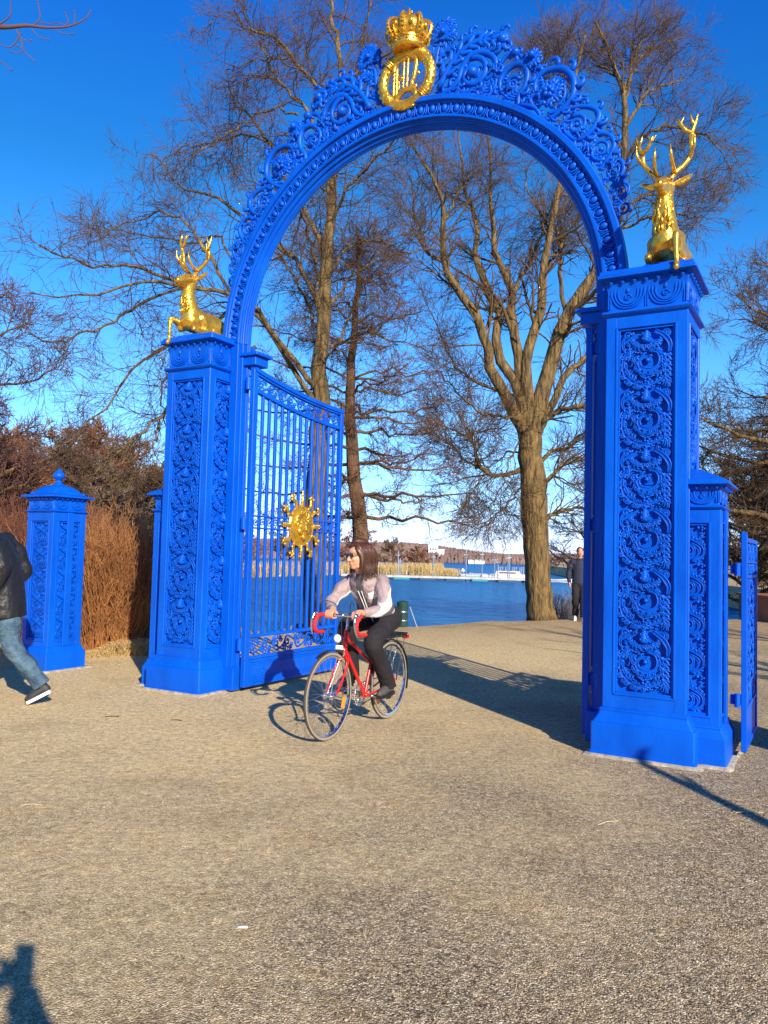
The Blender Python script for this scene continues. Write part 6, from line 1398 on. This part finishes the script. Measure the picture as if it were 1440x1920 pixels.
# ---- the cyclist (same frame as the bicycle)
def rider():
    R = rotz(math.radians(-30)) @ roty(math.radians(6)); hc = (.595, -.015, 1.475)
    m = MB(); head_mb(m, hc, R, 1.0)
    limb(m, [(.585, -.01, 1.40), (.55, 0, 1.33), (.50, 0, 1.26)], [.052, .052, .07], n=14)
    limb(m, [(.50, 0, 1.26), (.38, 0, 1.12), (.22, 0, .96), (.17, 0, .92)], [.085, .10, .10, .10], n=14)
    ARM = {}
    for s in (-1, 1):
        sh = (.485, s * .165, 1.235); el = (.60, s * .245, 1.045) if s > 0 else (.645, -.235, 1.08); w_ = (.778, s * .150, 1.005); ARM[s] = (sh, el, w_)
        limb(m, [(.46, s * .08, 1.25), sh, el, w_], [.06, .045, .036, .024], n=12)
        # hand closed round the bar top: palm behind and above, fingers curl forward and under
        y0 = s * .128; c = np.array([.8355, y0, .98])
        limb(m, [w_, (.80, s * .142, 1.010), (.822, y0, 1.012)], [.024, .027, .024], n=12)
        m.ell((.812, y0, 1.005), (.026, .040, .021), n=14, m=10)
        for i, (o, Lk) in enumerate([(-.031, 200), (-.0105, 228), (.0105, 222), (.031, 190)]):
            aa = np.radians(np.linspace(100, 100 - Lk, 9)); rr = np.array([.033, .034, .032, .031, .031, .030, .029, .028, .027])
            P = np.stack([c[0] + rr * np.cos(aa), np.full(9, y0 + o * (1 if s > 0 else -1)), c[2] + rr * np.sin(aa)], -1); limb(m, P, [.0105, .0098, .009, .0082], n=8, res=16)
        th = [(.805, y0 - s * .040, 1.0), (.812, y0 - s * .052, .985), (.832, y0 - s * .048, .957)]; limb(m, th, [.013, .011, .009], n=8)
    LEG = {}
    for s, kn, an in ((1, (.53, .115, .73), (.245, .115, .365)), (-1, (.61, -.10, .855), (.50, -.11, .455))):
        hp = (.17, s * .09, .93); LEG[s] = (hp, kn, an); limb(m, [hp, kn, an], [.055, .036, .03], n=12)
    body = organic(m, 'person', SKIN, None, voxel=.0062, smooth=2); body.location = (BX, BY, 0); body.rotation_euler = (0, 0, HB)
    tag(body, 'woman in pale jacket and sunglasses riding the red bicycle', 'person')
    face_parts(body, hc, R)
    # hair
    m = MB(); T = lambda p: np.array(hc) + R @ np.array(p, float)
    m.ell(T((-.026, 0, .034)), (.090, .079, .085), R, n=24, m=16); limb(m, [T((.055, .0, .098)), T((.0, 0, .128)), T((-.06, 0, .11))], [.022, .03, .04], n=12)
    r = np.random.default_rng(2)
    for s in (-1, 1):
        for k in range(6):
            a = k / 5; x0_ = -.005 - a * .10
            P = [T((.045 - a * .06, s * .02, .108)), T((x0_ + .03, s * .066, .080)), T((x0_ + .004, s * .080, .0)), T((x0_ - .004, s * (.083 - .01 * a), -.09)), T((x0_ + .01 - .02 * a, s * .088 + r.uniform(-.01, .012), -.13 - r.uniform(0, .04)))]
            limb(m, P, [.014, .017, .018, .020, .008], n=10)
        limb(m, [T((.03, s * .03, .105)), T((.045, s * .062, .06)), T((.02, s * .083, .0)), T((.02, s * .088, -.08)), T((.05, s * .075, -.17))], [.012, .014, .014, .018, .007], n=10)
    for k in range(7):
        y = -.07 + k * .0233; P = [T((-.08, y * .8, .08)), T((-.122, y, .0)), T((-.115, y * 1.1, -.09)), T((-.09, y * 1.2, -.14 + .02 * (k % 2)))]; limb(m, P, [.028, .028, .026, .010], n=10)
    hair = organic(m, 'hair', HAIR, body, voxel=.0075, smooth=3)
    m = MB()
    for i in range(260):
        s = 1 if i % 2 else -1; a = r.random(); x0_ = .005 - a * .12
        P = [T((.06 - a * .10, s * .012, .120)), T((x0_ + .03, s * .078, .080)), T((x0_, s * (.092 + r.uniform(-.004, .008)), .0)), T((x0_ - .01, s * .100, -.09)), T((x0_ + r.uniform(-.02, .05), s * .10 + r.uniform(-.03, .03), -.14 - r.uniform(0, .07)))]
        m.tube(spline(P, 10), np.linspace(.0022, .0012, 10), n=4)
    m.build('strands', HAIR, hair, angle=None)
    # jacket
    m = MB()
    P = spline([(.555, 0, 1.315), (.50, 0, 1.25), (.41, 0, 1.155), (.30, 0, 1.05), (.215, 0, .955), (.185, 0, .915)], 26)
    Rr = np.interp(np.linspace(0, 1, 26), [0, .12, .3, .55, .8, 1], [.060, .095, .118, .116, .124, .132]); m.tubes(P[None], wr(P, Rr, 5, .035)[None], n=28, n0=(0, 1, 0), flat=1.34, cap=True)
    for s in (-1, 1):
        sh, el, w_ = ARM[s]; sleeve(m, [(.44, s * .11, 1.235), sh, el, tuple(np.array(w_) + unit(np.array(el) - w_) * .005)], [.074, .070, .056, .038], f=5, amp=.11, seed=s)
        limb(m, [(.44, s * .05, 1.24), (.47, s * .155, 1.222)], [.080, .068], n=12)
    # collar and hood
    for k in range(12):
        a = k * PI / 6; m.ell((.53 + .055 * math.cos(a), .070 * math.sin(a), 1.325 + .022 * math.cos(a) * -1), (.03, .026, .034), n=10, m=7)
    limb(m, [(.46, -.09, 1.30), (.43, 0, 1.315), (.46, .09, 1.30)], [.035, .045, .035], n=12)
    zax = unit(np.array([.555 - .185, 0, 1.315 - .915])); nrm = np.array([zax[2], 0, -zax[0]])   # front of torso
    def asg(p):
        q = p - np.array([.185, 0, .915]); t = q @ zax; f = q @ nrm; y = p[1]
        torso = abs(y) < .175
        if torso and f > .03 and abs(y) < .036 and t > .05: return 1     # dark front strip by the zip
        if torso and f > .02 and .105 < abs(y) and t < .22 and p[0] < .40: return 1                       # dark side panels
        if .36 < t < .43 and abs(y) > .06 and f > -.02: return 2                          # white shoulder bands
        if torso and abs(y) > .13 and -.07 < f < .03 and .12 < t < .20 and p[0] < .36: return 1
        if torso and abs(y) > .12 and -.09 < f < .05 and .04 < t < .10 and p[0] < .36: return 2
        return 0
    jk = organic(m, 'jacket', [JKT, JKG, JKW], body, voxel=.010, smooth=3, assign=asg)
    m = MB()
    for s in (-1, 1): 
        P = [np.array([.185, 0, .915]) + zax * t + nrm * (.122 + .008 * math.sin(t * 9)) + np.array([0, s * (.012 + .03 * max(0, t - .3)), 0]) for t in np.linspace(.05, .46, 12)]; m.tube(P, .0045, n=5)
    m.build('zip', JKW, jk, angle=None)
    m = MB()
    limb(m, [(.235, 0, .965), (.15, 0, .90), (.10, 0, .93)], [.125, .135, .10], n=16)
    for s in (-1, 1):
        hp, kn, an = LEG[s]; m.ell((.15, s * .08, .925), (.13, .10, .12), n=16, m=10)
        sleeve(m, [hp, tuple((np.array(hp) * .5 + np.array(kn) * .5) + [0, 0, .012]), kn, tuple(np.array(kn) * .5 + np.array(an) * .5 + [-.015, 0, 0]), an, tuple(np.array(an) + [-.012, 0, -.035])], [.108, .094, .080, .076, .070, .076], f=3, amp=.04, n=16, res=44, seed=s)
    organic(m, 'trousers', BLACK, body, voxel=.010, smooth=3)
    shoe(body, (.175, .12, .272), (.415, .12, .258), SHOE, BLK, extra=BLK); shoe(body, (.475, -.12, .385), (.70, -.12, .345), SHOE, BLK, extra=BLK)
    return body
rider()

# ---- standing and walking people
def walker(label, loc, rz, J, k, jacket, trousers, shoem, solem, hairm=HAIRD, headR=None, glasses=False, head=True, extra=None, vox=.012, tail=.06, bulk=1.0):
    m = MB(); A = lambda n: np.array(J[n], float) * k
    hc = A('head'); R = headR if headR is not None else np.eye(3)
    head_mb(m, hc, R, k); limb(m, [hc + [0, 0, -.06 * k], A('neck'), A('chest')], [.052 * k, .056 * k, .09 * k]); limb(m, [A('chest'), A('pelvis')], [.10 * k, .10 * k])
    for s, c in ((1, 'L'), (-1, 'R')):
        limb(m, [A('sh' + c), A('el' + c), A('ha' + c)], [.045 * k, .038 * k, .026 * k]); d = A('ha' + c) - A('el' + c); hand_relaxed(m, A('ha' + c), d, (.3, -s, 0), k, side=1)
        limb(m, [A('hi' + c), A('kn' + c), A('an' + c)], [.07 * k, .05 * k, .038 * k])
    body = organic(m, 'person', SKIN, None, voxel=.009, smooth=2); body.location = loc; body.rotation_euler = (0, 0, rz); tag(body, label, 'person')
    face_parts(body, hc, R, k, glasses)
    m = MB(); T = lambda p: hc + R @ (np.array(p, float) * k)
    m.ell(T((-.028, 0, .042)), np.array((.094, .082, .090)) * k, R, n=20, m=12); m.ell(T((-.06, 0, -.02)), np.array((.055, .072, .06)) * k, R, n=16, m=10); organic(m, 'hair', hairm, body, voxel=.009, smooth=2)
    m = MB(); P = spline([A('neck') - [0, 0, .02], A('chest'), A('chest') * .4 + A('pelvis') * .6, A('pelvis') + [0, 0, -tail * k]], 20)
    m.tubes(P[None], (np.interp(np.linspace(0, 1, 20), [0, .1, .35, .7, 1], [.06, .10, .128, .125, .128]) * k * bulk)[None], n=24, n0=(0, 1, 0), flat=1.42, cap=True)
    for s, c in ((1, 'L'), (-1, 'R')):
        sleeve(m, [A('chest') + [0, s * .08 * k, .09 * k], A('sh' + c), A('el' + c), A('ha' + c)], np.array([.085, .078, .064, .046]) * k * bulk, f=5, amp=.10, seed=s)
    for q in range(10): a = q * PI / 5; m.ell(A('neck') + np.array([.055 * math.cos(a), .068 * math.sin(a), -.01]) * k, np.array((.028, .026, .036)) * k, n=10, m=6)
    organic(m, 'jacket', jacket, body, voxel=vox, smooth=3)
    m = MB(); limb(m, [A('pelvis') + [0, 0, .05 * k], A('pelvis') + [0, 0, -.07 * k]], [.13 * k, .13 * k])
    for s, c in ((1, 'L'), (-1, 'R')):
        sleeve(m, [A('hi' + c), (A('hi' + c) + A('kn' + c)) / 2, A('kn' + c), (A('kn' + c) + A('an' + c)) / 2, A('an' + c)], np.array([.100, .100, .086, .080, .078]) * k, f=4, amp=.09, n=16, res=52, seed=s)
    organic(m, 'trousers', trousers, body, voxel=vox, smooth=3)
    for c in 'LR': shoe(body, A('he' + c), A('to' + c), shoem, solem, k, up=J.get('up' + c, (0, 0, 1)), extra=extra)
    return body
JEAN = mat('faded_denim', (.014, .04, .085), rough=.85, c2=(.10, .18, .24), scale=6, bump=1, bscale=9, bdist=.05, stretch=(1, 1, 1.4))
PUFF = mat('black_quilt', (.012, .012, .014), rough=.5, bump=.8, bscale=11, bdist=.03)
# man walking out of the left edge, weight forward, right leg trailing on its toe
JM = dict(head=(.27, 0, 1.66), neck=(.19, 0, 1.52), chest=(.10, 0, 1.30), pelvis=(0, 0, .96), shL=(.12, .19, 1.42), elL=(.02, .24, 1.17), haL=(.16, .20, .97), shR=(.08, -.19, 1.42), elR=(-.06, -.23, 1.18), haR=(.10, -.20, 1.0),
          hiL=(.0, .09, .93), knL=(-.07, .10, .52), anL=(-.335, .10, .17), heL=(-.405, .10, .12), toL=(-.22, .10, .02), upL=(.55, 0, .8), hiR=(.02, -.09, .93), knR=(.30, -.10, .52), anR=(.40, -.10, .12), heR=(.36, -.10, .015), toR=(.62, -.10, .02))
p = pixpt(66, 1322, 5); d = p - [0, 0, CZ]; foot = np.array([0, 0, CZ]) + d * (CZ / -d[2])
hd = PI + math.radians(12); kk = 1.06; o = rotz(hd) @ (np.array([-.285, .10, 0]) * kk)
man = walker('man in black jacket and faded jeans striding out at the left edge', (foot[0] - o[0], foot[1] - o[1], 0), hd, JM, kk, PUFF, JEAN, mat('black_trainer', (.03, .03, .035), rough=.6), SOLE, extra=WSHOE, tail=.20, bulk=1.22)
# far walker beside the nearest pillar
JW = dict(head=(.03, 0, 1.66), neck=(.01, 0, 1.50), chest=(0, 0, 1.28), pelvis=(0, 0, .96), shL=(0, .19, 1.40), elL=(-.06, .26, 1.14), haL=(.0, .27, .90), shR=(0, -.19, 1.40), elR=(.0, -.26, 1.14), haR=(.10, -.24, .92),
          hiL=(0, .09, .93), knL=(.10, .09, .51), anL=(.06, .09, .10), heL=(.03, .09, .015), toL=(.27, .10, .02), hiR=(0, -.09, .93), knR=(.06, -.09, .52), anR=(-.16, -.09, .14), heR=(-.21, -.09, .07), toR=(.02, -.10, .015))
a = pixpt(1086, 1160, 19.2); walker('far walker in navy jacket and white shoes beside the right pillar', (a[0], 19.2, 0), -PI / 2 - .25, JW, 1.0, NAVY, BLACK, WSHOE, WSHOE, hairm=HAIR, headR=rotz(.2))
# the photographer, standing at the phone; casts the shadow in the lower left corner
JP = dict(head=(0, 0, 1.63), neck=(-.02, 0, 1.48), chest=(-.02, 0, 1.27), pelvis=(-.03, 0, .95), shL=(0, .19, 1.39), elL=(.12, .28, 1.20), haL=(.31, .055, 1.42), shR=(0, -.19, 1.39), elR=(.12, -.28, 1.20), haR=(.31, -.055, 1.42),
          hiL=(0, .09, .92), knL=(.02, .10, .50), anL=(0, .11, .09), heL=(-.05, .11, .015), toL=(.21, .13, .02), hiR=(0, -.09, .92), knR=(.02, -.10, .50), anR=(0, -.11, .09), heR=(-.05, -.11, .015), toR=(.21, -.13, .02))
walker('photographer behind the camera holding up a phone', (-.05, -.50, 0), PI / 2, JP, 1.0, NAVY, BLACK, SHOE, SOLE, bulk=1.15)
m = MB(); m.box((-.038, -.004, -.078), (.038, .004, .078), .003); o = m.build('phone', BLK, None); o.location = (-.03, -.10, 1.462); tag(o, 'dark phone held up by the photographer behind the camera', 'phone')
S.cycles.use_adaptive_sampling = True
